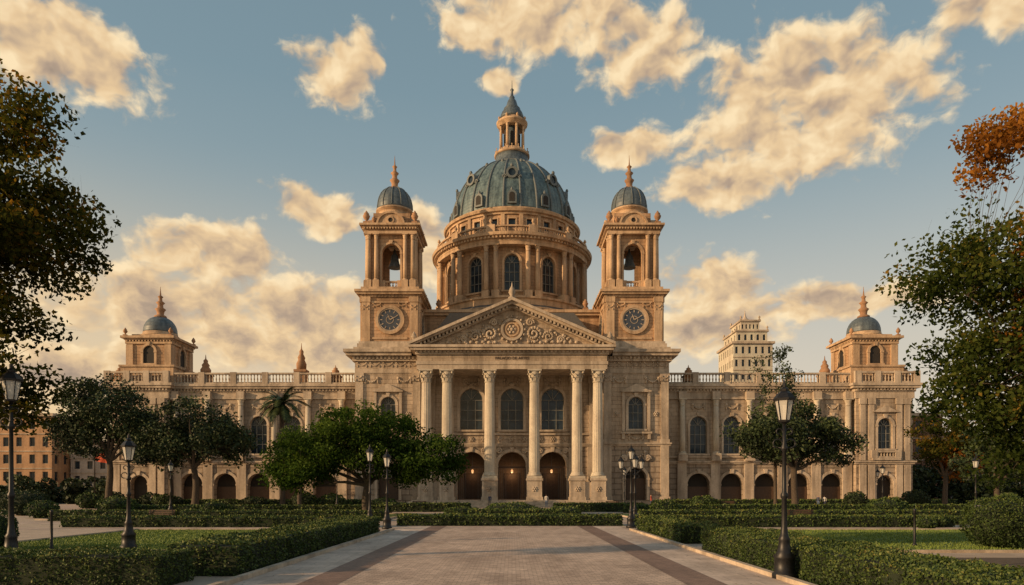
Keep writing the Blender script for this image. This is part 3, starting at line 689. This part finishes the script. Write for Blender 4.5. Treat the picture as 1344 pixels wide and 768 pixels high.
tree('plane_tree',-16.8,18.5,.32,4.6,[(0,0,9.3,3.6,3.2,1.9,7),(2.9,0,9.4,2.3,2.2,1.9,9),(2.5,0,12.5,1.7,2.0,.9,2.2),(1.8,0,6.5,2.3,2.2,1.4,4.2),(2.3,.4,4.9,1.3,1.6,.9,1.4)],225,185,.15,.8,M_leafW,21,10,thin=.6,bright=.0)
tree('plane_tree',16.4,20.5,.34,4.2,[(.2,0,8.0,3.6,3.4,2.8,8),(-2.0,0,8.9,2.6,2.6,1.3,4.5),(-1.2,0,12.5,1.5,1.6,.85,2.4),(-1.5,0,5.6,2.2,2.4,1.9,6.5),(0,0,3.7,2.4,2.4,1.5,5.5),(-1.0,0,10.6,1.8,2,.8,.9),(-.6,-1,7.8,2.2,1.5,1.6,1.3)],250,190,.15,.82,M_leafM,22,11,mat2=M_leafO,alt=[2,6],thin=.6,bright=.0)  # mid-height orange clump paints sunlight into the leaf colour
def palm(x,y,h):
    g=group('palm_tree'); wd=MB()
    wd.tube([(x+.1*math.sin(t*.8),y,h*t/8) for t in range(9)],[.42]+[.3]*7+[.36],9); wd.obj('trunk',M_bark,g)
    V=[];Sh=[]
    for k in range(46):
        a=rng.uniform(0,2*pi); el=rng.uniform(-.35,1.25); L=rng.uniform(3.0,4.1)
        p=np.array([x,y,h]); d=np.array([math.cos(a)*math.cos(el),math.sin(a)*math.cos(el),math.sin(el)])
        side=np.array([-math.sin(a),math.cos(a),0])
        for j in range(22):
            p=p+d*L/22; d=d+np.array([0,0,-.075]); d/=np.linalg.norm(d)
            ll=.8*math.sin(pi*(j+1.5)/24)**.6
            for s in (-1,1):
                t=p+side*s*ll*.8+d*ll*.45+np.array([0,0,-.18*ll]); V.append([p,p+d*.12,t,p-d*.06]); Sh.append(rng.uniform(.3,1))
    quadmesh('fronds',np.array(V),np.array(Sh),M_leafD,g)
palm(-29.6,88,13.4); palm(-46,92,8.5)
def treeline(xs,ys,hs,seed):
    rs=np.random.default_rng(seed); V=[];Sh=[]
    for x in np.arange(xs[0],xs[1],2.4):
        for k in range(3):
            h=rs.uniform(*hs); c=np.array([x+rs.normal(),rs.uniform(*ys),rs.uniform(.4,1)*h]); n=130
            q=rs.normal(size=(n,3)); q/=np.linalg.norm(q,axis=1)[:,None]; r=rs.uniform(1.4,2.6)*min(1,hs[1]/7); P=c+q*r*np.array([1,1,.85]); P[:,2]=np.maximum(P[:,2],.2)
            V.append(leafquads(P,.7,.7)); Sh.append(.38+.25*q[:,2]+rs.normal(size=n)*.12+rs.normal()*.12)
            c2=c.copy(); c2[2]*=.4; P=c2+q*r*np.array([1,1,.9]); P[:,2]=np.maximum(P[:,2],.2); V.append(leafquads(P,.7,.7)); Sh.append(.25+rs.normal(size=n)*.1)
    quadmesh('distant_trees',np.concatenate(V),np.clip(np.concatenate(Sh),0,1),M_leafD)
treeline((-150,-66),(114,124),(1.5,4.5),1); treeline((63,160),(108,120),(4,10),2)
def hedge(x0,x1,y0,y1,h,dens=None,ls=None,name='hedge'):
    g=group(name); dist=max(8,(y0+y1)/2); ls=ls or max(.06,dist*.003); dens=dens or min(950,2.4/(ls*ls))
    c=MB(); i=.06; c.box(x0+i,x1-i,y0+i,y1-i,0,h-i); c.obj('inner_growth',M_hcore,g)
    P=[];
    def face(n,f):
        if n>0: P.append(f(rng.uniform(0,1,n),rng.uniform(0,1,n)))
    lx,ly=x1-x0,y1-y0; o=lambda u:np.full_like(u,1.0)
    face(int(lx*ly*dens),lambda u,v:np.stack([x0+u*lx,y0+v*ly,h*o(u)],1))
    face(int(lx*h*dens),lambda u,v:np.stack([x0+u*lx,y0*o(u),h*v],1))
    face(int(lx*h*dens*.4),lambda u,v:np.stack([x0+u*lx,y1*o(u),h*v],1))
    face(int(ly*h*dens),lambda u,v:np.stack([x0*o(u),y0+u*ly,h*v],1)); face(int(ly*h*dens),lambda u,v:np.stack([x1*o(u),y0+u*ly,h*v],1))
    P=np.concatenate(P); cen=np.array([(x0+x1)/2,(y0+y1)/2,h/2])
    w=.04*(np.sin(P[:,0]*2.3+P[:,1]*1.1)+np.sin(P[:,1]*3.1+P[:,2]*4)+np.sin(P[:,0]*5.7-P[:,1]*4.3))*.7+rng.normal(size=len(P))*.024
    dr=np.sign(P-cen)*(np.abs(P-cen)>np.array([lx/2,ly/2,h/2])-.03); P=P+dr*w[:,None]; P[:,2]=np.maximum(P[:,2],.02)
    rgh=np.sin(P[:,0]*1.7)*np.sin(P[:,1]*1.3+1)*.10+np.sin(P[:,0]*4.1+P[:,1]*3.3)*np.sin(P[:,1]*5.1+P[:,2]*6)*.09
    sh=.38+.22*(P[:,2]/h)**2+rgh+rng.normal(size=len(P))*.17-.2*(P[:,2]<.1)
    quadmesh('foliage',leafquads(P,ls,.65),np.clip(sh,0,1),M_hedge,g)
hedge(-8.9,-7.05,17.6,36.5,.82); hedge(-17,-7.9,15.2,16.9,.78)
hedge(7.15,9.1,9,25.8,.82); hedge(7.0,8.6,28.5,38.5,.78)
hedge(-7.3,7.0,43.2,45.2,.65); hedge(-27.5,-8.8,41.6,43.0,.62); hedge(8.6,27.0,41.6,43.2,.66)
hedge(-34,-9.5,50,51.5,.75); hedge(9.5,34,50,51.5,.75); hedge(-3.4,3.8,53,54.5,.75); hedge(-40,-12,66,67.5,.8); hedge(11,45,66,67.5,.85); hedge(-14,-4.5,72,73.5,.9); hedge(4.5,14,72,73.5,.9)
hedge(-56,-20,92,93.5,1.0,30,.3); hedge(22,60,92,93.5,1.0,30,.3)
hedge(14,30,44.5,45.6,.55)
def bush(x,y,r,h,mat=None,name='round_bush'):
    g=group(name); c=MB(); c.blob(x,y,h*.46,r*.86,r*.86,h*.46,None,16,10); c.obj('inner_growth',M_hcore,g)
    ls=max(.06,y*.003); n=int(min(14000,4*pi*r*h*.6*2.8/(ls*ls)))
    q=rng.normal(size=(n,3)); q/=np.linalg.norm(q,axis=1)[:,None]
    w=1+.06*np.sin(q[:,0]*7+x)+.05*np.sin(q[:,2]*9+q[:,1]*6)+rng.normal(size=n)*.04
    P=np.array([x,y,h*.5])+q*w[:,None]*np.array([r,r,h*.5]); P[:,2]=np.maximum(P[:,2],.02)
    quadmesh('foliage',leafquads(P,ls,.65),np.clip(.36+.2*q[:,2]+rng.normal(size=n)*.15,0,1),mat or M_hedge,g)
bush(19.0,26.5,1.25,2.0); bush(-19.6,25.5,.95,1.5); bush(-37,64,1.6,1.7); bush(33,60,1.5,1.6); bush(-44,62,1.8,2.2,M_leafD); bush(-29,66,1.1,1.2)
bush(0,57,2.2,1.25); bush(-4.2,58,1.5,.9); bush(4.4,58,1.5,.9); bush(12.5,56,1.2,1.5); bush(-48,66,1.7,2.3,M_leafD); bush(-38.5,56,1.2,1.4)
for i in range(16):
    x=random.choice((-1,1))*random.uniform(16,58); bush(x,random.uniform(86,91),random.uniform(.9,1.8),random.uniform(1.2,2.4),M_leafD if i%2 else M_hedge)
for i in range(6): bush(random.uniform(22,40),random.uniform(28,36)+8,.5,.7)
# ------------------------------------------------------------ ground
def sheet(name,polys,z,mat):
    mb=MB()
    for (x0,x1,y0,y1) in polys: mb.add([(x0,y0,z),(x1,y0,z),(x1,y1,z),(x0,y1,z)],[(0,1,2,3)])
    return mb.obj(name,mat)
def paving(name,c,bw,bh,ms,contrast=.75,joint=.55):
    m,nt,b=newmat(name); co=coords(nt)
    br=nt.nodes.new('ShaderNodeTexBrick'); nt.links.new(co,br.inputs['Vector'])
    for k,v in (('Scale',1),('Brick Width',bw),('Row Height',bh),('Mortar Size',ms),('Mortar Smooth',.2),('Bias',0)): br.inputs[k].default_value=v
    br.inputs['Color1'].default_value=(*[x*1.1 for x in c],1); br.inputs['Color2'].default_value=(*[x*contrast for x in c],1); br.inputs['Mortar'].default_value=(*[x*joint for x in c],1)
    n1=noise(nt,co,.25,5,.6); n2=noise(nt,co,5,4,.7); n3=noise(nt,mapping(nt,co,(1,.3,1)),1.1,5,.65)
    col=mixc(nt,'MULTIPLY',1.0,br.outputs['Color'],ramp(nt,n1,[(.35,(.8,.77,.75)),(.65,(1.08,1.06,1.04))])); col=mixc(nt,'MULTIPLY',.7,col,ramp(nt,n2,[(.35,(.72,.72,.72)),(.6,(1.05,1.05,1.05))]))
    col=mixc(nt,'MULTIPLY',.7,col,ramp(nt,n3,[(.38,(.72,.70,.68)),(.55,(1.03,1.03,1.03))]))
    nt.links.new(col,b.inputs['Base Color']); b.inputs['Roughness'].default_value=.7
    bump(nt,b,n2,.4,.012); return m
M_ground=plain('compacted_gravel',(.40,.32,.25),.95,0,.2,.8)
M_sett=paving('granite_setts',(.62,.48,.385),.22,.16,.012)
M_slab=paving('pale_slabs',(.62,.51,.43),1.2,.7,.012,.85)
M_border=paving('dark_border_setts',(.28,.185,.145),.2,.1,.008)
M_plaza=paving('plaza_slabs',(.52,.41,.33),1.5,1.5,.02,.85)
M_grass,nt,b=newmat('lawn_grass'); co=coords(nt); n1=noise(nt,co,.3,4); n2=noise(nt,co,14,4,.7)
col=mixc(nt,'MULTIPLY',1.0,ramp(nt,n1,[(.35,(.10,.155,.03)),(.65,(.16,.22,.045))]),ramp(nt,n2,[(.3,(.6,.6,.55)),(.7,(1.2,1.2,1.1))])); nt.links.new(col,b.inputs['Base Color']); b.inputs['Roughness'].default_value=.9; bump(nt,b,n2,.6,.05)
sheet('ground',[(-3000,3000,-1500,4000)],0,M_ground)
sheet('plaza_pavement',[(-70,70,68.0,104)],.004,M_plaza)
sheet('cross_path',[(-40,40,38.6,41.4),(-40,-6.5,45.6,49.6),(6.5,40,45.6,49.6)],.004,M_plaza)
sheet('garden_path_slabs',[(-6.6,-5.05,-6,43),(5.05,6.6,-6,43)],.008,M_slab)
sheet('garden_path_border',[(-5.05,-4.1,-6,43),(4.1,5.05,-6,43)],.012,M_border)
sheet('garden_path_setts',[(-4.1,4.1,-6,43)],.008,M_sett)
LA=[(-21,-9.4,24.5,38.3),(9.6,26,24.5,38.3),(-36,-9.8,51.8,65.6),(9.8,42,51.8,65.6)]
sheet('lawn',LA,.012,M_grass)
sheet('flower_bed',[(-30,-9.2,17.2,22.5),(9.4,30,9,22.5)],.010,M_soil)
k=MB()
for sx in (-1,1): k.box(*sorted((sx*6.6,sx*6.78)),-6,38.4,-.02,.12)
for (x0,x1,y0,y1) in LA:
    k.box(x0-.16,x1+.16,y0-.16,y0,-.02,.1);k.box(x0-.16,x1+.16,y1,y1+.16,-.02,.1);k.box(x0-.16,x0,y0,y1,-.02,.099);k.box(x1,x1+.16,y0,y1,-.02,.099)
k.obj('stone_kerb',M_trim)
Vg=[]
for (x0,x1,y0,y1) in LA[:2]:
    n=26000; P=np.stack([rng.uniform(x0,x1,n),rng.uniform(y0,y1,n),np.full(n,.012)],1); a=rng.uniform(0,pi,n); w=np.stack([np.cos(a),np.sin(a),0*a],1)*.02; t=P+np.stack([rng.normal(size=n)*.02,rng.normal(size=n)*.02,rng.uniform(.03,.08,n)],1)
    Vg.append(np.stack([P-w,P+w,t+w*.2,t-w*.2],1))
Vg=np.concatenate(Vg); M_blade=leafmat('grass_blades',[(0,(.09,.13,.025)),(1,(.19,.26,.055))],0); quadmesh('grass',Vg,rng.uniform(0,1,len(Vg)),M_blade)
n=500; P=np.stack([rng.choice([-1,1],n)*(6.5-np.abs(rng.normal(size=n))*.8),rng.uniform(8,42,n),np.full(n,.025)],1)
V=leafquads(P,.06,.7); V[:,:,2]=.02+np.abs(V[:,:,2]-.025)*.25; quadmesh('fallen_leaves',V,rng.uniform(0,1,n),M_leafW)
# ------------------------------------------------------------ street lamps
def lantern(I,GL,x,y,z,s=1.0):
    ph=pi/6
    I.lathe(x,y,[(.05*s,z),(.13*s,z+.04*s),(.14*s,z+.08*s)],6,False,ph=ph)
    GL.lathe(x,y,[(.12*s,z+.09*s),(.21*s,z+.55*s)],6,False,ph=ph)
    for i in range(6):
        a=ph+i*pi/3; c,q=math.cos(a),math.sin(a)
        I.tube([(x+.125*s*c,y+.125*s*q,z+.07*s),(x+.215*s*c,y+.215*s*q,z+.56*s)],[.014*s,.014*s],4)
    I.lathe(x,y,[(.25*s,z+.55*s),(.26*s,z+.6*s),(.17*s,z+.72*s),(.09*s,z+.78*s),(.1*s,z+.83*s),(.04*s,z+.88*s),(.045*s,z+.93*s),(.008*s,z+1.05*s)],6,False,ph=ph)
def street_lamp(x,y,h=5.0,kind=1):
    g=group('street_lamp'); I=MB();GL=MB()
    zl=h-1.05
    I.lathe(x,y,[(.30,0),(.30,.12),(.24,.16),(.24,.5),(.27,.55),(.17,.68),(.13,.95),(.15,1.0),(.1,1.08),(.075,1.3),(.062,2.0),(.09,2.05),(.09,2.12),(.058,2.18),(.048,zl-.7),(.085,zl-.66),(.085,zl-.6),(.045,zl-.5),(.04,zl+.02)],12)
    def arc(sx,r,zc,rr=.02):
        pts=[(x+sx*(.04+r-r*math.cos(t)),y,zc+r*.9*math.sin(t)) for t in np.linspace(0,1.5*pi,12)]
        I.tube(pts,[rr]*12,5)
    if kind==1:
        lantern(I,GL,x,y,zl,1.05)
        for sx in (-1,1): arc(sx,.12,zl-.5); arc(sx,.08,zl-.2); I.tube([(x,y,zl-.62),(x+sx*.3,y,zl-.58)],[.018,.01],5)
    else:
        lantern(I,GL,x,y,zl+.05,.95)
        for k in range(kind-1):
            a=2*pi*k/(kind-1); c,q=math.cos(a),math.sin(a)
            pts=[(x+c*t,y+q*t,zl-.75+.28*math.sin(t/.62*pi*.5)-.22*math.sin(t/.62*pi)) for t in np.linspace(0,.62,9)]
            I.tube(pts,[.03]*9,6); lantern(I,GL,x+c*.62,y+q*.62,zl-.5,.85)
    I.obj('iron_post',M_iron,g); GL.obj('lantern_glass',M_lampglass,g)
street_lamp(6.86,17.2,4.95,1); street_lamp(7.15,41.0,5.05,3); street_lamp(7.9,43.9,4.7,1); street_lamp(-7.25,39.6,4.6,1); street_lamp(-8.6,41.3,5.0,1)
street_lamp(-14.6,26,4.35,1); street_lamp(-13.35,18.2,5.6,1); street_lamp(36,53,5,1); street_lamp(38,70,5,1); street_lamp(-31,62,5,1); street_lamp(12.5,76,5,1); street_lamp(-20,78,5,1); street_lamp(45,84,5,1)
def bollard(x,y,h=.95):
    I=MB(); I.lathe(x,y,[(.09,0),(.09,.08),(.05,.12),(.045,h-.2),(.07,h-.16),(.05,h-.08),(.07,h-.03),(.02,h)],10); I.obj('bollard',M_iron)
for x,y in ((-17.2,25.5),(16.1,27.3),(-10,90),(-7,90),(7,90),(10,90),(14,90),(-14,90)): bollard(x,y,1.5 if y<30 else .95)
def bench(x,y,a):
    g=group('park_bench'); w=MB();i_=MB(); M=PM(x,y,a)
    for k in range(4): w.box(-.9,.9,-.25+k*.13,-.15+k*.13,.44,.48,M)
    for k in range(3): w.box(-.9,.9,.27+.03*k,.3+.03*k,.56+k*.13,.66+k*.13,M)
    for u in (-.75,.75):
        i_.box(u-.03,u+.03,-.25,-.2,0,.44,M); i_.box(u-.03,u+.03,.22,.27,0,.95,M); i_.box(u-.03,u+.03,-.25,.27,.39,.44,M); i_.box(u-.03,u+.03,-.25,.25,.62,.66,M)
    w.obj('wooden_slats',M_wood,g); i_.obj('iron_frame',M_iron,g)
bench(-24,46.5,0); bench(20,47,0); bench(13,88,0); bench(-12,88,0); bench(28,88,0)
def flag(x,y,h,m):
    g=group('flag_pole'); p=MB();c=MB(); p.lathe(x,y,[(.12,0),(.06,h-.1),(.12,h),(.02,h+.15)],8)
    nx,nz=8,5; vs=[(x+.06+i*.28,y+.12*math.sin(i*1.1+j*.4),h-.2-j*.34-i*.05) for i in range(nx) for j in range(nz)]
    c.add(vs,[(i*nz+j,(i+1)*nz+j,(i+1)*nz+j+1,i*nz+j+1) for i in range(nx-1) for j in range(nz-1)],True)
    p.obj('pole',M_iron,g); c.obj('cloth',m,g)
M_red=plain('red_cloth',(.5,.08,.03),.8)
flag(-66,108,8.5,M_red)
# ------------------------------------------------------------ people
M_skin=plain('skin',(.38,.22,.15),.6); M_hair=plain('hair',(.03,.02,.015),.7); M_shoe=plain('shoes',(.03,.025,.02),.6)
cl=[plain('cloth_%d'%i,c,.85) for i,c in enumerate([(.5,.48,.45),(.04,.05,.09),(.35,.06,.04),(.08,.12,.2),(.15,.13,.1),(.3,.25,.1)])]
def person(x,y,rot,ci,cj,stride=.25,h=1.72,zz=0):
    s=stride
    J=[(0,0,.95,.15,.11),(0,0,1.15,.14,.1),(0,.0,1.38,.18,.11),(0,0,1.5,.06,.06),(0,.02,1.57,.075,.085),(0,.02,1.68,.085,.1),
       (.1,0,.88,.09,.09),(.1,-s*.6,.5,.065,.065),(.1,-s*.9,.08,.045,.045),(.1,-s*.9-.15,.04,.04,.03),
       (-.1,0,.88,.09,.09),(-.1,s*.35,.5,.065,.065),(-.1,s,.1,.045,.045),(-.1,s-.14,.04,.04,.03),
       (.2,0,1.42,.055,.055),(.24,s*.3,1.14,.045,.045),(.25,s*.2-.08,.88,.032,.032),(.25,s*.2-.1,.8,.03,.02),
       (-.2,0,1.42,.055,.055),(-.24,-s*.3,1.14,.045,.045),(-.25,-s*.5-.05,.9,.032,.032),(-.25,-s*.5-.08,.82,.03,.02)]
    Ed=[(0,1),(1,2),(2,3),(3,4),(4,5),(0,6),(6,7),(7,8),(8,9),(0,10),(10,11),(11,12),(12,13),(2,14),(14,15),(15,16),(16,17),(2,18),(18,19),(19,20),(20,21)]
    me=bpy.data.meshes.new('p'); me.from_pydata([j[:3] for j in J],Ed,[]); o=bpy.data.objects.new('p',me); S.collection.objects.link(o)
    sk=o.modifiers.new('s','SKIN'); sb=o.modifiers.new('b','SUBSURF'); sb.levels=1
    for i,j in enumerate(J): me.skin_vertices[0].data[i].radius=(j[3],j[4])
    me.skin_vertices[0].data[0].use_root=True
    dg=bpy.context.evaluated_depsgraph_get(); m2=bpy.data.meshes.new_from_object(o.evaluated_get(dg)); bpy.data.objects.remove(o)
    for m in (M_skin,M_hair,M_shoe,cl[ci],cl[cj]): m2.materials.append(m)
    for p in m2.polygons:
        c=p.center; z=c.z
        k=0
        if z>1.69 or (z>1.58 and c.y>.05): k=1
        elif z<.09: k=2
        elif abs(c.x)>.19 and z<.9: k=0
        elif z<.96: k=4
        elif z<1.5: k=3
        p.material_index=k; p.use_smooth=True
    ob=bpy.data.objects.new('person',m2); S.collection.objects.link(ob); ob.location=(x,y,zz); ob.rotation_euler=(0,0,rot); ob.scale=(h/1.76,)*3
for a in [(-47.2,89.6,.4,0,1),(-46.2,89.9,1.0,2,3),(-44.9,90.3,-1.2,3,1),(-24,90.5,1.5,0,4),(40.2,89.6,-.5,1,3),(41.1,89.8,2.5,0,1),(18.5,90.8,1.2,2,1),(-3,92,.2,1,4),(4.6,91.5,3,0,3),(50,90.5,1.7,5,1),(25,89.8,-1.5,4,3)]:
    person(*a,stride=random.uniform(.1,.28),h=random.uniform(1.62,1.82))
# ------------------------------------------------------------ light, sky
sv=Vector((-.90,-.36,.25)).normalized()
el=math.asin(sv.z); rot=math.atan2(sv.x,sv.y)%(2*pi)
sd=bpy.data.lights.new('sun','SUN'); sd.energy=5.0; sd.angle=math.radians(.5); sd.color=(1.0,.65,.34)
so=bpy.data.objects.new('sun',sd); S.collection.objects.link(so); so.rotation_euler=(-sv).to_track_quat('-Z','Y').to_euler(); so.location=(-60,-20,60)
w=bpy.data.worlds.new('World'); S.world=w; w.use_nodes=True; nt=w.node_tree; bg=nt.nodes['Background']; bg.inputs['Strength'].default_value=.122
L=nt.links
sky=nt.nodes.new('ShaderNodeTexSky'); sky.sky_type='NISHITA'; sky.sun_disc=False; sky.sun_elevation=el; sky.sun_rotation=rot; sky.air_density=1.2; sky.dust_density=2.0; sky.ozone_density=1.0
tc=nt.nodes.new('ShaderNodeTexCoord'); sp=nt.nodes.new('ShaderNodeSeparateXYZ'); L.new(tc.outputs['Generated'],sp.inputs[0])
def mt(tree_,op,a,b=None,c=None,clamp=False):
    n=tree_.nodes.new('ShaderNodeMath'); n.operation=op; n.use_clamp=clamp
    for i,v in enumerate((a,b,c)):
        if v is None: continue
        if isinstance(v,(int,float)): n.inputs[i].default_value=v
        else: tree_.links.new(v,n.inputs[i])
    return n.outputs[0]
az=mt(nt,'MULTIPLY',mt(nt,'ARCTAN2',sp.outputs[0],sp.outputs[1]),180/pi)
elv=mt(nt,'MULTIPLY',mt(nt,'ARCSINE',sp.outputs[2]),180/pi)
cb=nt.nodes.new('ShaderNodeCombineXYZ'); L.new(az,cb.inputs[0]); L.new(elv,cb.inputs[1])
wn=nt.nodes.new('ShaderNodeTexNoise'); wn.inputs['Scale'].default_value=.30; wn.inputs['Detail'].default_value=3; L.new(cb.outputs[0],wn.inputs['Vector'])
wv=nt.nodes.new('ShaderNodeVectorMath'); wv.operation='MULTIPLY_ADD'; L.new(wn.outputs['Color'],wv.inputs[0]); wv.inputs[1].default_value=(2.2,1.8,0); wv.inputs[2].default_value=(-1.1,-.9,0)
wa=nt.nodes.new('ShaderNodeVectorMath'); wa.operation='ADD'; L.new(wv.outputs[0],wa.inputs[0]); L.new(cb.outputs[0],wa.inputs[1])
PV=wa.outputs[0]
blobs=[(23.0,27.5,9.8,4.6),(16.8,23.2,5.2,2.0),(2.3,35.0,9.0,2.8),(11.0,32.6,5.2,2.9),(-33.5,28.5,6.0,3.0),(-14.2,30.8,3.2,2.3),
(-15.7,21.5,4.0,1.8),(-23.6,17.8,5.2,2.3),(-23.6,13.0,12.5,3.4),(-15.7,12.6,5.5,4.2),(-31,8.5,8,2.6),(-7.5,19.6,2.6,3.0),(16.3,16.0,4.2,2.4),(24.4,14.0,8.3,1.5),(16.7,12.6,5.3,2.2),(9.4,26.4,3.8,1.3),(35.5,30.5,3.5,1.6),(-.8,31,1.8,.9),
(75,30,16,7),(-80,35,18,7),(-150,30,25,8),(140,35,22,9)]
cur=None
for (a,e,ra,re) in blobs:
    m=nt.nodes.new('ShaderNodeVectorMath'); m.operation='MULTIPLY_ADD'; L.new(PV,m.inputs[0]); m.inputs[1].default_value=(1/(ra*1.15),1/(re*1.15),0); m.inputs[2].default_value=(-a/(ra*1.15),-e/(re*1.15),0)
    l=nt.nodes.new('ShaderNodeVectorMath'); l.operation='LENGTH'; L.new(m.outputs[0],l.inputs[0])
    cur=l.outputs['Value'] if cur is None else mt(nt,'SMOOTH_MIN',cur,l.outputs['Value'],.22)
fld=mt(nt,'MINIMUM',mt(nt,'MAXIMUM',mt(nt,'MULTIPLY',mt(nt,'SUBTRACT',.95,cur),1.5),-1.2),.8)
def CN(v,off,detail):
    mp=nt.nodes.new('ShaderNodeMapping'); mp.inputs['Scale'].default_value=(.30,.40,1); mp.inputs['Location'].default_value=(off[0]*.30,off[1]*.40,0); L.new(v,mp.inputs[0])
    return noise(nt,mp.outputs[0],1.0,detail,.56)
nf=CN(PV,(0,0),6); nl0=CN(PV,(0,0),3); nl1=CN(PV,(-.6,.9),3)
d0=mt(nt,'ADD',fld,mt(nt,'MULTIPLY',mt(nt,'SUBTRACT',nf,.5),3.3))
cov=nt.nodes.new('ShaderNodeMapRange'); cov.interpolation_type='SMOOTHSTEP'; L.new(d0,cov.inputs[0]); cov.inputs[1].default_value=-.1; cov.inputs[2].default_value=.62
lit=mt(nt,'MULTIPLY_ADD',mt(nt,'SUBTRACT',nl0,nl1),1.9,.74)
low=nt.nodes.new('ShaderNodeMapRange'); L.new(elv,low.inputs[0]); low.inputs[1].default_value=12; low.inputs[2].default_value=21; low.inputs[3].default_value=.62; low.inputs[4].default_value=.30
lit=mt(nt,'SUBTRACT',lit,mt(nt,'MULTIPLY',mt(nt,'MAXIMUM',mt(nt,'SUBTRACT',d0,.45),0),low.outputs[0]),None,True)
ccol=ramp(nt,lit,[(0,(2.2,1.75,1.45)),(.35,(4.0,2.95,2.1)),(.7,(6.8,4.85,2.75)),(1,(8.3,6.5,4.0))])
hz=nt.nodes.new('ShaderNodeMapRange'); L.new(elv,hz.inputs[0]); hz.inputs[1].default_value=2; hz.inputs[2].default_value=26; hz.inputs[3].default_value=.92; hz.inputs[4].default_value=.0; hz.interpolation_type='SMOOTHSTEP'
hazec=ramp(nt,mt(nt,'MULTIPLY_ADD',az,1/90,.5,True),[(0,(8.0,5.3,2.4)),(.5,(6.3,5.2,3.9)),(1,(5.7,4.9,3.9))])
veil=mixc(nt,'MIX',.75,sky.outputs[0],ramp(nt,mt(nt,'DIVIDE',elv,60,None,True),[(.1,(4.0,4.4,4.1)),(.5,(1.9,2.75,3.1)),(1,(1.15,1.9,2.4))]))
base=mixc(nt,'MIX',hz.outputs[0],veil,hazec)
col=mixc(nt,'MIX',mt(nt,'MULTIPLY',cov.outputs[0],.96),base,ccol)
L.new(col,bg.inputs['Color'])
# ------------------------------------------------------------ camera
cam=bpy.data.cameras.new('camera'); co_=bpy.data.objects.new('camera',cam); S.collection.objects.link(co_)
co_.location=(0,0,2.2); co_.rotation_euler=(pi/2,0,0); cam.lens=24; cam.sensor_width=36; cam.shift_y=.194; cam.clip_end=8000; cam.clip_start=.1
S.camera=co_
S.view_settings.view_transform='Standard'; S.view_settings.look='None'; S.view_settings.exposure=0
